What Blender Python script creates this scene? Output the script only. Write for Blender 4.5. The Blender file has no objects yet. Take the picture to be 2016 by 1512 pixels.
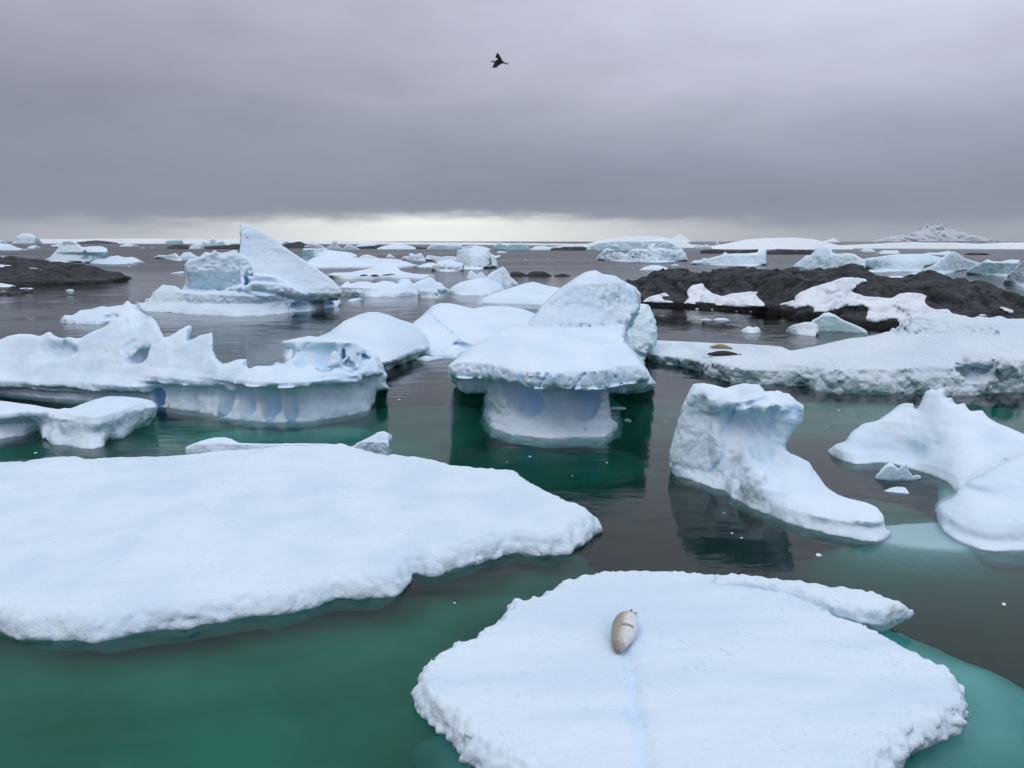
import bpy, math, random
import numpy as np

# ------------------------------------------------------------------ camera, world, sun, exposure
scene = bpy.context.scene
COL = scene.collection
CAM_H = 11.0
FPX, CX, CY = 1568.0, 1008.0, 756.0
PITCH = math.atan((756 - 474) / FPX)
SP, CP = math.sin(PITCH), math.cos(PITCH)

cam_data = bpy.data.cameras.new('camera')
cam_data.lens = 28.0
cam_data.sensor_width = 36.0
cam_data.clip_start = 0.1
cam_data.clip_end = 40000
cam = bpy.data.objects.new('camera', cam_data)
COL.objects.link(cam)
cam.location = (0, 0, CAM_H)
cam.rotation_euler = (math.pi / 2 - PITCH, 0, 0)
scene.camera = cam

scene.render.engine = 'CYCLES'
scene.view_settings.view_transform = 'Standard'
scene.view_settings.look = 'None'
scene.view_settings.gamma = 1
scene.view_settings.exposure = 0
scene.view_settings.use_curve_mapping = False
cy = scene.cycles
cy.use_denoising = True
try:
    cy.denoiser = 'OPENIMAGEDENOISE'
except Exception:
    pass
cy.max_bounces = 8
cy.diffuse_bounces = 3
cy.glossy_bounces = 4
cy.transmission_bounces = 5
cy.transparent_max_bounces = 6
cy.volume_bounces = 1
cy.sample_clamp_indirect = 6
cy.caustics_reflective = False
cy.caustics_refractive = True


def lin(r, g, b):
    def f(c):
        c /= 255.0
        return c / 12.92 if c <= 0.04045 else ((c + 0.055) / 1.055) ** 2.4
    return (f(r), f(g), f(b), 1)


class NT:
    """small helper for node trees"""
    def __init__(s, tree):
        s.t = tree
        tree.nodes.clear()

    def n(s, typ, **kw):
        nd = s.t.nodes.new(typ)
        for k, v in kw.items():
            setattr(nd, k, v)
        return nd

    def l(s, a, b):
        s.t.links.new(a, b)

    def put(s, sock, v):
        if hasattr(v, 'is_linked') or isinstance(v, bpy.types.NodeSocket):
            s.l(v, sock)
        else:
            sock.default_value = v

    def math(s, op, a, b=None, c=None, clamp=False):
        m = s.n('ShaderNodeMath', operation=op)
        m.use_clamp = clamp
        s.put(m.inputs[0], a)
        if b is not None:
            s.put(m.inputs[1], b)
        if c is not None:
            s.put(m.inputs[2], c)
        return m.outputs[0]

    def mrange(s, v, a, b, c=0.0, d=1.0, smooth=True):
        m = s.n('ShaderNodeMapRange')
        m.interpolation_type = 'SMOOTHSTEP' if smooth else 'LINEAR'
        m.clamp = True
        s.put(m.inputs['Value'], v)
        for k, x in zip(('From Min', 'From Max', 'To Min', 'To Max'), (a, b, c, d)):
            s.put(m.inputs[k], x)
        return m.outputs['Result']

    def mix(s, f, a, b, blend='MIX'):
        m = s.n('ShaderNodeMix', data_type='RGBA', blend_type=blend)
        s.put(m.inputs[0], f)
        s.put(m.inputs[6], a)
        s.put(m.inputs[7], b)
        return m.outputs[2]

    def mapping(s, vec, scale=(1, 1, 1), rot=(0, 0, 0), loc=(0, 0, 0)):
        m = s.n('ShaderNodeMapping')
        s.l(vec, m.inputs[0])
        m.inputs['Location'].default_value = loc
        m.inputs['Rotation'].default_value = rot
        m.inputs['Scale'].default_value = scale
        return m.outputs[0]

    def noise(s, vec, scale, detail=4, rough=0.55, dist=0.0):
        m = s.n('ShaderNodeTexNoise')
        if vec is not None:
            s.l(vec, m.inputs['Vector'])
        m.inputs['Scale'].default_value = scale
        m.inputs['Detail'].default_value = detail
        m.inputs['Roughness'].default_value = rough
        m.inputs['Distortion'].default_value = dist
        return m.outputs['Fac']

    def ramp(s, v, stops):
        r = s.n('ShaderNodeValToRGB')
        s.put(r.inputs[0], v)
        e = r.color_ramp.elements
        while len(e) > 1:
            e.remove(e[-1])
        e[0].position = stops[0][0]
        e[0].color = stops[0][1]
        for p, c in stops[1:]:
            q = e.new(p)
            q.color = c
        return r.outputs[0]


# --- overcast sky
SUN_EL, SUN_AZ = 56, 222          # azimuth clockwise from +Y: behind the camera on the left
world = bpy.data.worlds.new('World')
scene.world = world
world.use_nodes = True
W = NT(world.node_tree)
out = W.n('ShaderNodeOutputWorld')
sky = W.n('ShaderNodeTexSky', sky_type='NISHITA')
sky.sun_disc = False
sky.sun_elevation = math.radians(SUN_EL)
sky.sun_rotation = math.radians(SUN_AZ)
bg_sky = W.n('ShaderNodeBackground')
bg_sky.inputs[1].default_value = 0.08
W.l(sky.outputs[0], bg_sky.inputs[0])
tc = W.n('ShaderNodeTexCoord')
dirv = tc.outputs['Generated']
sep = W.n('ShaderNodeSeparateXYZ')
W.l(dirv, sep.inputs[0])
elev = W.math('MULTIPLY', W.math('ARCSINE', sep.outputs['Z']), 180 / math.pi)
az = W.math('MULTIPLY', W.math('ARCTAN2', sep.outputs['X'], sep.outputs['Y']), 180 / math.pi)
n1 = W.noise(W.mapping(dirv, (1.6, 1.6, 6)), 1.6, 3, 0.5, 0.3)
n2 = W.noise(W.mapping(dirv, (4, 4, 11)), 2.0, 4, 0.55, 0.3)
n3 = W.noise(W.mapping(dirv, (9, 9, 60)), 2.0, 4, 0.6)
n1c = W.math('SUBTRACT', n1, 0.5)
n2c = W.math('SUBTRACT', n2, 0.5)
n3c = W.math('SUBTRACT', n3, 0.5)
wob = W.math('ADD', W.math('MULTIPLY', n1c, 7.0), W.math('MULTIPLY', n2c, 2.4))
hi = W.mrange(elev, 1.0, 9.0)
e2 = W.math('ADD', elev, W.math('MULTIPLY', wob, hi))
cl = W.ramp(W.math('DIVIDE', e2, 20.0), [
    (0.0, lin(146, 150, 160)), (0.06, lin(138, 143, 157)), (0.13, lin(134, 140, 156)), (0.22, lin(140, 146, 163)),
    (0.36, lin(153, 157, 173)), (0.52, lin(168, 171, 187)), (0.68, lin(180, 183, 200)),
    (0.84, lin(190, 193, 210)), (1.0, lin(196, 199, 215))])
zen = W.mrange(elev, 17, 65)
cl = W.mix(zen, cl, (0.82, 0.90, 1.00, 1))
side = W.mrange(az, -36, 36, 0.82, 1.42)
sidef = W.math('ADD', W.math('MULTIPLY', W.math('SUBTRACT', side, 1.0), W.mrange(elev, 2, 10)), 1.0)
grain = W.math('ADD', W.math('MULTIPLY', n2c, 0.10), W.math('MULTIPLY', n1c, 0.24))
grain = W.math('ADD', W.math('MULTIPLY', grain, W.mrange(elev, 0.5, 4)), 1.0)
bright = W.math('MULTIPLY', sidef, grain)
comb = W.n('ShaderNodeCombineXYZ')
for i in range(3):
    W.l(bright, comb.inputs[i])
cl = W.mix(1.0, cl, comb.outputs[0], 'MULTIPLY')
# bright strip of clear air under the cloud base
eb = W.math('ADD', elev, W.math('ADD', W.math('MULTIPLY', n2c, 1.5), W.math('MULTIPLY', n3c, 1.0)))
da = W.math('DIVIDE', W.math('ADD', az, 6.0), 17.0)
glow = W.math('EXPONENT', W.math('MULTIPLY', W.math('MULTIPLY', da, da), -1.0))
edge = W.math('ADD', 1.0, W.math('MULTIPLY', glow, 0.72))
band = W.mrange(eb, W.math('SUBTRACT', edge, 0.75), W.math('ADD', edge, 0.55), 1.0, 0.0)
bcol = W.mix(glow, lin(163, 165, 174), (1.22, 1.25, 1.16, 1))
cl = W.mix(band, cl, bcol)
bg_cl = W.n('ShaderNodeBackground')
W.l(cl, bg_cl.inputs[0])
bg_cl.inputs[1].default_value = 1.0
mixs = W.n('ShaderNodeMixShader')
mixs.inputs[0].default_value = 0.97
W.l(bg_sky.outputs[0], mixs.inputs[1])
W.l(bg_cl.outputs[0], mixs.inputs[2])
W.l(mixs.outputs[0], out.inputs[0])
world.cycles.sampling_method = 'MANUAL'
world.cycles.sample_map_resolution = 512

sun_d = bpy.data.lights.new('sun', 'SUN')
sun_d.energy = 0.75
sun_d.angle = math.radians(25)
sun_d.color = (1.0, 0.97, 0.92)
sun = bpy.data.objects.new('sun', sun_d)
COL.objects.link(sun)
sun.rotation_euler = (math.radians(90 - SUN_EL), 0, math.radians(180 - SUN_AZ))
sun.location = (0, 0, 60)

HAZE = 0.00004
# ------------------------------------------------------------------ projection helpers
def ground(px, py, z=0.0):
    """point at height z seen in photograph pixel (px, py)"""
    a, b = (px - CX) / FPX, -(py - CY) / FPX
    dx, dy, dz = a, CP + b * SP, -SP + b * CP
    t = (z - CAM_H) / dz
    return (dx * t, dy * t, z)


def at_y(px, py, y):
    a, b = (px - CX) / FPX, -(py - CY) / FPX
    dx, dy, dz = a, CP + b * SP, -SP + b * CP
    t = y / dy
    return (dx * t, y, CAM_H + dz * t)


def project(X, Y, Z):
    dep = Y * CP - (Z - CAM_H) * SP
    up = Y * SP + (Z - CAM_H) * CP
    return X / dep * FPX + CX, CY - up / dep * FPX, dep


# ------------------------------------------------------------------ noise
_tab = {}
def _table(seed):
    if seed not in _tab:
        _tab[seed] = (np.random.RandomState(seed).rand(32, 32, 32).astype(np.float32) * 2 - 1).ravel()
    return _tab[seed]


def vnoise(x, y, z, seed=0):
    T = _table(seed % 6)
    o = (seed * 7.31) % 32
    r = []
    for c in (x + o, y + o * 1.7, z + o * 0.3):
        i = np.floor(c)
        f = (c - i).astype(np.float32)
        r.append((i.astype(np.int32) & 31, f * f * (3 - 2 * f)))
    (i, fx), (j, fy), (k, fz) = r
    i1, j1, k1 = (i + 1) & 31, (j + 1) & 31, (k + 1) & 31
    a, b, c, d = i * 1024 + j * 32, i1 * 1024 + j * 32, i * 1024 + j1 * 32, i1 * 1024 + j1 * 32
    def L(p, q, t):
        return p + (q - p) * t
    lo = L(L(T[a + k], T[b + k], fx), L(T[c + k], T[d + k], fx), fy)
    hi_ = L(L(T[a + k1], T[b + k1], fx), L(T[c + k1], T[d + k1], fx), fy)
    return L(lo, hi_, fz)


_wj = np.random.RandomState(77).rand(4096, 4).astype(np.float32)
def cells(x, y, z, seed=0):
    """broken blocks: every cell is pushed in or out a little, with a crack along its borders"""
    i, j, k = np.floor(x).astype(np.int32), np.floor(y).astype(np.int32), np.floor(z).astype(np.int32)
    f1 = np.full(x.shape, 9.0, np.float32)
    f2 = f1.copy()
    val = np.zeros(x.shape, np.float32)
    for a in (-1, 0, 1):
        for b in (-1, 0, 1):
            for c in (-1, 0, 1):
                h = ((i + a) * 73 + (j + b) * 1979 + (k + c) * 283 + seed * 911) & 4095
                J = _wj[h]
                d = (i + a + J[:, 0] - x) ** 2 + (j + b + J[:, 1] - y) ** 2 + (k + c + J[:, 2] - z) ** 2
                m = d < f1
                f2 = np.where(m, f1, np.minimum(f2, d))
                val = np.where(m, J[:, 3], val)
                f1 = np.where(m, d, f1)
    e = np.sqrt(f2) - np.sqrt(f1)
    return (val - 0.5) * 1.0 - 0.9 * np.exp(-(e / 0.10) ** 2) + 0.25 * np.minimum(e * 2, 1)


def fbm(x, y, z, octv=3, seed=0, mode='v', gain=0.5):
    if mode == 'c':
        w = 0.22
        xx = x + w * vnoise(x * 2, y * 2, z * 2, seed)
        yy = y + w * vnoise(x * 2, y * 2, z * 2, seed + 2)
        return cells(xx, yy, z, seed).astype(np.float32)
    s, a, tot = 0, 1.0, 0.0
    for o in range(octv):
        n = vnoise(x * 2.03 ** o, y * 2.03 ** o, z * 2.03 ** o, seed + o)
        if mode == 'r':
            n = 1 - 2.6 * np.abs(n)
        elif mode == 'b':
            n = 2.6 * np.abs(n) - 1
        s = s + a * n
        tot += a
        a *= gain
    return s / tot


# ------------------------------------------------------------------ polygon distance
def poly_sd_pts(P, Q):
    """signed distance (positive inside) of points Q (n,2) to polygon P (m,2)"""
    P = np.asarray(P, np.float64)
    n = len(P)
    d2 = np.full(len(Q), 1e30)
    inside = np.zeros(len(Q), bool)
    qx, qy = Q[:, 0], Q[:, 1]
    for a in range(n):
        x0, y0 = P[a]
        x1, y1 = P[(a + 1) % n]
        ex, ey = x1 - x0, y1 - y0
        L2 = ex * ex + ey * ey + 1e-12
        t = np.clip(((qx - x0) * ex + (qy - y0) * ey) / L2, 0, 1)
        d2 = np.minimum(d2, (qx - x0 - t * ex) ** 2 + (qy - y0 - t * ey) ** 2)
        if y0 != y1:
            c = (y0 > qy) != (y1 > qy)
            inside ^= c & (qx < ex * (qy - y0) / ey + x0)
    d = np.sqrt(d2)
    return np.where(inside, d, -d)


class Raster:
    def __init__(s, P, x0, x1, y0, y1, n=260):
        s.h = max(x1 - x0, y1 - y0) / n
        s.x0, s.y0 = x0, y0
        s.nx = int((x1 - x0) / s.h) + 3
        s.ny = int((y1 - y0) / s.h) + 3
        gx, gy = np.meshgrid(x0 + np.arange(s.nx) * s.h, y0 + np.arange(s.ny) * s.h, indexing='ij')
        s.D = poly_sd_pts(P, np.stack([gx.ravel(), gy.ravel()], 1)).reshape(s.nx, s.ny).astype(np.float32)

    def __call__(s, x, y):
        u = np.clip((x - s.x0) / s.h, 0, s.nx - 1.001)
        v = np.clip((y - s.y0) / s.h, 0, s.ny - 1.001)
        i, j = u.astype(np.int32), v.astype(np.int32)
        fu, fv = (u - i).astype(np.float32), (v - j).astype(np.float32)
        D = s.D
        return (D[i, j] * (1 - fu) + D[i + 1, j] * fu) * (1 - fv) + (D[i, j + 1] * (1 - fu) + D[i + 1, j + 1] * fu) * fv


def smin(a, b, k):
    if k <= 0:
        return np.minimum(a, b)
    h = np.maximum(k - np.abs(a - b), 0) / k
    return np.minimum(a, b) - h * h * k * 0.25


def smax(a, b, k):
    return -smin(-a, -b, k)


# ------------------------------------------------------------------ surface nets (iso surface of a voxel field -> quads)
def surface_nets(f, org, h):
    f = f.copy()
    for ax in range(3):
        sl = [slice(None)] * 3
        for e in (0, -1):
            sl[ax] = e
            f[tuple(sl)] = np.minimum(f[tuple(sl)], -0.01)
    ins = f > 0
    nx, ny, nz = f.shape
    cnt = np.zeros((nx - 1, ny - 1, nz - 1), np.int8)
    for dx in (0, 1):
        for dy in (0, 1):
            for dz in (0, 1):
                cnt += ins[dx:nx - 1 + dx, dy:ny - 1 + dy, dz:nz - 1 + dz]
    act = (cnt > 0) & (cnt < 8)
    I, J, K = np.nonzero(act)
    idx = np.full(act.shape, -1, np.int32)
    idx[I, J, K] = np.arange(len(I))
    pos = np.zeros((len(I), 3))
    num = np.zeros(len(I))
    corners = [(a, b, c) for a in (0, 1) for b in (0, 1) for c in (0, 1)]
    for a in corners:
        for ax in range(3):
            if a[ax] == 1:
                continue
            b = list(a)
            b[ax] = 1
            fa = f[I + a[0], J + a[1], K + a[2]]
            fb = f[I + b[0], J + b[1], K + b[2]]
            cr = (fa > 0) != (fb > 0)
            t = np.where(cr, fa / np.where(cr, fa - fb, 1), 0)
            for q in range(3):
                pos[:, q] += np.where(cr, a[q] + (t if q == ax else 0), 0)
            num += cr
    pos /= np.maximum(num, 1)[:, None]
    V = (pos + np.stack([I, J, K], 1)) * h + np.asarray(org)
    quads = []
    for ax in range(3):
        o1, o2 = [(1, 2), (2, 0), (0, 1)][ax]
        lo = [slice(1, -1)] * 3
        hi_ = [slice(1, -1)] * 3
        lo[ax] = slice(0, -1)
        hi_[ax] = slice(1, None)
        A, B = ins[tuple(lo)], ins[tuple(hi_)]
        for flip, m in ((False, A & ~B), (True, ~A & B)):
            P = np.stack(np.nonzero(m), 1)
            for q in range(3):
                if q != ax:
                    P[:, q] += 1
            def g(d1, d2):
                R = P.copy()
                R[:, o1] += d1
                R[:, o2] += d2
                return idx[R[:, 0], R[:, 1], R[:, 2]]
            q4 = np.stack([g(-1, -1), g(0, -1), g(0, 0), g(-1, 0)], 1)
            quads.append(q4[:, ::-1] if flip else q4)
    F = np.concatenate(quads)
    F = F[(F >= 0).all(1)]
    return V, F


def make_mesh(name, V, F, mat, blue=None, smooth=True, attr='blue'):
    me = bpy.data.meshes.new(name)
    me.vertices.add(len(V))
    me.vertices.foreach_set('co', np.asarray(V, np.float32).ravel())
    k = F.shape[1]
    me.loops.add(F.size)
    me.loops.foreach_set('vertex_index', F.astype(np.int32).ravel())
    me.polygons.add(len(F))
    me.polygons.foreach_set('loop_start', np.arange(0, F.size, k, dtype=np.int32))
    me.polygons.foreach_set('loop_total', np.full(len(F), k, np.int32))
    me.polygons.foreach_set('use_smooth', np.full(len(F), smooth, bool))
    me.update(calc_edges=True)
    if blue is not None:
        a = me.attributes.new(attr, 'FLOAT', 'POINT')
        a.data.foreach_set('value', np.asarray(blue, np.float32))
    me.materials.append(mat)
    return me


def link(name, me, label=None, cat=None, group=None, kind=None, parent=None, loc=None):
    o = bpy.data.objects.new(name, me)
    COL.objects.link(o)
    if loc is not None:
        o.location = loc
    if parent is not None:
        o.parent = parent
    if label:
        o['label'] = label
    if cat:
        o['category'] = cat
    if group:
        o['group'] = group
    if kind:
        o['kind'] = kind
    return o


def components(n, F):
    lab = np.arange(n)
    E = np.concatenate([F[:, [0, 1]], F[:, [1, 2]], F[:, [2, 3]]])
    while True:
        m = np.minimum(lab[E[:, 0]], lab[E[:, 1]])
        new = lab.copy()
        np.minimum.at(new, lab[E[:, 0]], m)
        np.minimum.at(new, lab[E[:, 1]], m)
        new = new[new]
        new = new[new]
        if (new == lab).all():
            return lab
        lab = new


def pieces(V, F, b, keep=1, minfrac=0.0):
    """connected pieces, largest first"""
    lab = components(len(V), F)
    fl = lab[F[:, 0]]
    ids, cnt = np.unique(fl, return_counts=True)
    o = np.argsort(-cnt)
    res = []
    for i in o[:keep]:
        if cnt[i] < minfrac * cnt.sum():
            continue
        Fm = F[fl == ids[i]]
        use = np.unique(Fm)
        mp = np.zeros(len(V), np.int64)
        mp[use] = np.arange(len(use))
        res.append((V[use], mp[Fm], b[use]))
    return res


TRIS = 0
def place(name, V, F, mat, blue=None, **kw):
    """mesh with its origin at the centre of its base"""
    global TRIS
    TRIS += len(F) * 2
    par = kw.get('parent')
    if blue is not None:
        V, F, blue = pieces(V, F, blue)[0]
        zb = V[:, 2].min()
        if zb < -0.15 and len(F) > 2000:      # the flat cut far under water is left open
            e = np.abs(V[F[:500, 0]] - V[F[:500, 1]]).max(1)
            F = F[~(V[F, 2] < zb + 0.35 * np.median(e)).all(1)]
    c = np.array([(V[:, 0].min() + V[:, 0].max()) / 2, (V[:, 1].min() + V[:, 1].max()) / 2, max(V[:, 2].min(), 0)])
    me = make_mesh(name, V - c, F, mat, blue)
    if par is not None:
        c = c - np.array(par.location)
    return link(name, me, loc=tuple(c), **kw)


# ------------------------------------------------------------------ materials
def ice_material(name, unit, cliff=(0.63, 0.76, 0.86), rough_bump=1.0, stain=0.0, snow_col=(0.70, 0.80, 0.90), streak=None):
    """snow on the upward faces, bare glacier ice on steep and undercut faces, undersides painted teal for light off the water. unit = size in m of the finest grain"""
    m = bpy.data.materials.new(name)
    m.use_nodes = True
    N = NT(m.node_tree)
    o = N.n('ShaderNodeOutputMaterial')
    b = N.n('ShaderNodeBsdfPrincipled')
    N.l(b.outputs[0], o.inputs[0])
    geo = N.n('ShaderNodeNewGeometry')
    P = geo.outputs['Position']
    s = N.n('ShaderNodeSeparateXYZ')
    N.l(geo.outputs['Normal'], s.inputs[0])
    nz = s.outputs['Z']
    Ps = N.mapping(P, (0.38, 1.7, 1), (0, 0, streak)) if streak is not None else P
    big = N.noise(Ps, 0.16 / unit * 0.25, 3, 0.5)
    mid = N.noise(Ps, 0.8 / unit * 0.25, 4, 0.6)
    fine = N.noise(P, 1.0 / unit, 5, 0.65)
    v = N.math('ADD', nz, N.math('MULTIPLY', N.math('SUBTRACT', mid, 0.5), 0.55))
    snow = N.mrange(v, 0.05, 0.5)
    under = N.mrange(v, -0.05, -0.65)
    at = N.n('ShaderNodeAttribute', attribute_name='blue')
    c_ice = N.mix(N.mrange(mid, 0.32, 0.68), (*cliff, 1), (cliff[0] * 0.86, cliff[1] * 0.93, cliff[2] * 0.97, 1))
    c_ice = N.mix(under, c_ice, (0.42, 0.68, 0.72, 1))  # downward faces: the water's bounce light put into the colour as teal
    c_snow = N.mix(N.mrange(big, 0.35, 0.7), (*snow_col, 1), (snow_col[0] * 0.87, snow_col[1] * 0.91, snow_col[2] * 0.95, 1))
    c_snow = N.mix(N.mrange(mid, 0.5, 0.72, 0, 0.5), c_snow, (snow_col[0] * 0.90, snow_col[1] * 0.93, snow_col[2] * 0.97, 1))
    c_snow = N.mix(N.mrange(fine, 0.52, 0.75, 0, 0.5), c_snow, (snow_col[0] * 0.84, snow_col[1] * 0.88, snow_col[2] * 0.93, 1))
    sp = N.noise(P, 0.55 / unit, 2, 0.5)
    spm = N.mrange(N.noise(P, 0.07 / unit, 3, 0.6), 0.48, 0.62)
    c_snow = N.mix(N.math('MULTIPLY', N.mrange(sp, 0.60, 0.68, 0, 0.55), spm), c_snow, (snow_col[0] * 0.70, snow_col[1] * 0.78, snow_col[2] * 0.88, 1))
    col = N.mix(snow, c_ice, c_snow)
    col = N.mix(N.mrange(at.outputs['Fac'], 0.0, 1.0, smooth=False), col, (0.26, 0.60, 1.0, 1))  # blue ice colour, made lighter to paint the inner glow of shaded hollows
    if stain:
        st = N.math('MULTIPLY', N.mrange(N.noise(P, 0.5 / unit * 0.25, 5, 0.7, 0.4), 0.5, 0.66), N.math('SUBTRACT', 1.0, snow))
        col = N.mix(N.math('MULTIPLY', st, stain), col, (0.13, 0.14, 0.14, 1))
    N.l(col, b.inputs['Base Color'])
    N.l(N.mrange(snow, 0, 1, 0.42, 0.8), b.inputs['Roughness'])
    b.inputs['Specular IOR Level'].default_value = 0.25
    mid2 = N.noise(P, 0.3 / unit, 4, 0.65, 0.3)
    hgt = N.math('ADD', N.math('ADD', N.math('MULTIPLY', fine, 0.6), N.math('MULTIPLY', mid, 1.1)), N.math('MULTIPLY', mid2, 2.0))
    bp = N.n('ShaderNodeBump')
    N.l(N.mrange(snow, 0, 1, 0.5, 0.30 * rough_bump), bp.inputs['Strength'])
    bp.inputs['Distance'].default_value = unit * 1.3 * rough_bump
    N.l(hgt, bp.inputs['Height'])
    N.l(bp.outputs[0], b.inputs['Normal'])
    return m


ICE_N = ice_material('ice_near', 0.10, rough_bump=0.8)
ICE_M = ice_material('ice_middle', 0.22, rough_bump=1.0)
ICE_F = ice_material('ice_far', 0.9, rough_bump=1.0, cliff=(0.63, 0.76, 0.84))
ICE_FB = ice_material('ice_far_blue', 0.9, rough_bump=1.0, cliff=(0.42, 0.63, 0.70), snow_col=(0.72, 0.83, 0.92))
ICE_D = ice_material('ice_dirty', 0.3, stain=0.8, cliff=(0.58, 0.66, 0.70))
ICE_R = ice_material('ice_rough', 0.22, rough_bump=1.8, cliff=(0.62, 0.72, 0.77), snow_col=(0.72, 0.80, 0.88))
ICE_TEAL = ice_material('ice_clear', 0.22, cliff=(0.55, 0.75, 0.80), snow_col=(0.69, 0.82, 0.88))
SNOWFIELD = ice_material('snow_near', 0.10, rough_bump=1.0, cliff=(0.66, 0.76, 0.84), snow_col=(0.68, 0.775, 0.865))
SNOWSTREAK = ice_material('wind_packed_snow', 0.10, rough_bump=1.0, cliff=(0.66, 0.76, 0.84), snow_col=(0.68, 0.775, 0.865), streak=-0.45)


def rock_material(name, unit=0.5, snow=False):
    m = bpy.data.materials.new(name)
    m.use_nodes = True
    N = NT(m.node_tree)
    o = N.n('ShaderNodeOutputMaterial')
    b = N.n('ShaderNodeBsdfPrincipled')
    N.l(b.outputs[0], o.inputs[0])
    geo = N.n('ShaderNodeNewGeometry')
    P = geo.outputs['Position']
    Pm = N.mapping(P, (1, 1, 0.45), (0.2, 0.5, 0.3))
    a = N.noise(Pm, 0.16 / unit, 5, 0.7, 0.6)
    f = N.noise(Pm, 0.9 / unit, 6, 0.7, 0.3)
    st = N.noise(N.mapping(P, (0.35, 0.6, 1.6), (0.35, 0.9, 0.2)), 0.9 / unit, 5, 0.7, 0.8)
    col = N.ramp(a, [(0.34, (0.008, 0.010, 0.013, 1)), (0.5, (0.026, 0.029, 0.034, 1)), (0.64, (0.066, 0.070, 0.076, 1))])
    col = N.mix(N.mrange(f, 0.42, 0.66, 0, 0.5), col, (0.085, 0.090, 0.096, 1))
    cr = N.mrange(st, 0.30, 0.42)
    col = N.mix(cr, (0.007, 0.008, 0.010, 1), col)
    s = N.n('ShaderNodeSeparateXYZ')
    N.l(P, s.inputs[0])
    wet = N.mrange(N.math('ADD', s.outputs['Z'], N.math('MULTIPLY', N.math('SUBTRACT', a, 0.5), 1.2)), 0.55, 0.95)
    col = N.mix(wet, (0.010, 0.011, 0.012, 1), col)       # algae-black tide band
    if snow:
        s2 = N.n('ShaderNodeSeparateXYZ')
        N.l(geo.outputs['Normal'], s2.inputs[0])
        sv = N.math('ADD', s2.outputs['Z'], N.math('MULTIPLY', N.math('SUBTRACT', N.math('ADD', N.math('MULTIPLY', a, 0.5), N.math('MULTIPLY', f, 0.5)), 0.5), 1.5))
        col = N.mix(N.mrange(sv, 0.50, 0.68), (0.16, 0.185, 0.23, 1), (0.74, 0.79, 0.86, 1))
    N.l(col, b.inputs['Base Color'])
    b.inputs['Roughness'].default_value = 0.75
    b.inputs['Specular IOR Level'].default_value = 0.3
    bp = N.n('ShaderNodeBump')
    bp.inputs['Strength'].default_value = 0.9
    bp.inputs['Distance'].default_value = unit * 0.9
    N.l(N.math('ADD', f, N.math('ADD', N.math('MULTIPLY', cr, 0.5), N.math('MULTIPLY', st, 1.2))), bp.inputs['Height'])
    N.l(bp.outputs[0], b.inputs['Normal'])
    return m


ROCK = rock_material('rock', 0.6)
ROCK_FAR = rock_material('rock_far', 3.0)
MOUNTAIN = rock_material('mountain_rock_and_snow', 90.0, snow=True)


def simple_material(name, col, rough=0.6, spec=0.3, var=0.0, scale=8):
    m = bpy.data.materials.new(name)
    m.use_nodes = True
    N = NT(m.node_tree)
    o = N.n('ShaderNodeOutputMaterial')
    b = N.n('ShaderNodeBsdfPrincipled')
    N.l(b.outputs[0], o.inputs[0])
    t = N.n('ShaderNodeTexCoord')
    n = N.noise(t.outputs['Object'], scale, 4, 0.6)
    c2 = tuple(c * (1 - var) for c in col)
    N.l(N.mix(N.mrange(n, 0.35, 0.65), (*col, 1), (*c2, 1)), b.inputs['Base Color'])
    b.inputs['Roughness'].default_value = rough
    b.inputs['Specular IOR Level'].default_value = spec
    return m


# ------------------------------------------------------------------ water and seabed
def build_water():
    m = bpy.data.materials.new('sea_water')
    m.use_nodes = True
    N = NT(m.node_tree)
    o = N.n('ShaderNodeOutputMaterial')
    g = N.n('ShaderNodeBsdfGlass')
    g.inputs['Roughness'].default_value = 0.0
    g.inputs['IOR'].default_value = 1.25
    N.l(g.outputs[0], o.inputs[0])
    va = N.n('ShaderNodeVolumeAbsorption')
    va.inputs['Color'].default_value = (0.06, 0.67, 0.60, 1)
    va.inputs['Density'].default_value = 0.62
    N.l(va.outputs[0], o.inputs['Volume'])
    geo = N.n('ShaderNodeNewGeometry')
    P = geo.outputs['Position']
    w0 = N.noise(N.mapping(P, (0.4, 1.0, 1), (0, 0, 0.1)), 0.55, 2, 0.5, 0.3)
    w1 = N.noise(N.mapping(P, (0.45, 1.0, 1), (0, 0, 0.25)), 1.5, 3, 0.55, 0.4)
    far = N.n('ShaderNodeSeparateXYZ')
    N.l(P, far.inputs[0])
    ruff = N.math('MULTIPLY', N.mrange(far.outputs['Y'], 70, 420), N.mrange(N.noise(N.mapping(P, (0.3, 1, 1)), 0.012, 3, 0.6), 0.3, 0.6, 0.6, 1.0))
    N.l(N.math('MULTIPLY', ruff, 0.30), g.inputs['Roughness'])
    w2 = N.noise(N.mapping(P, (0.6, 1.0, 1), (0, 0, -0.3)), 6.5, 3, 0.55)
    patch = N.mrange(N.noise(P, 0.07, 3, 0.6), 0.35, 0.7, 0.25, 1.8)
    h = N.math('ADD', N.math('MULTIPLY', w1, 0.028), N.math('ADD', N.math('MULTIPLY', w0, 0.042), N.math('MULTIPLY', w2, 0.0036)))
    h = N.math('MULTIPLY', h, patch)
    bp = N.n('ShaderNodeBump')
    bp.inputs['Strength'].default_value = 1.0
    bp.inputs['Distance'].default_value = 1.0
    N.l(h, bp.inputs['Height'])
    N.l(bp.outputs[0], g.inputs['Normal'])
    x0, x1, y0, y1, z0 = -9000.0, 9000.0, -600.0, 14000.0, -40.0
    V = np.array([(x, y, z) for z in (z0, 0) for y in (y0, y1) for x in (x0, x1)])
    F = np.array([(0, 2, 3, 1), (4, 5, 7, 6), (0, 1, 5, 4), (2, 6, 7, 3), (0, 4, 6, 2), (1, 3, 7, 5)])
    link('water', make_mesh('water', V, F, m, smooth=False), kind='structure')


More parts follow.
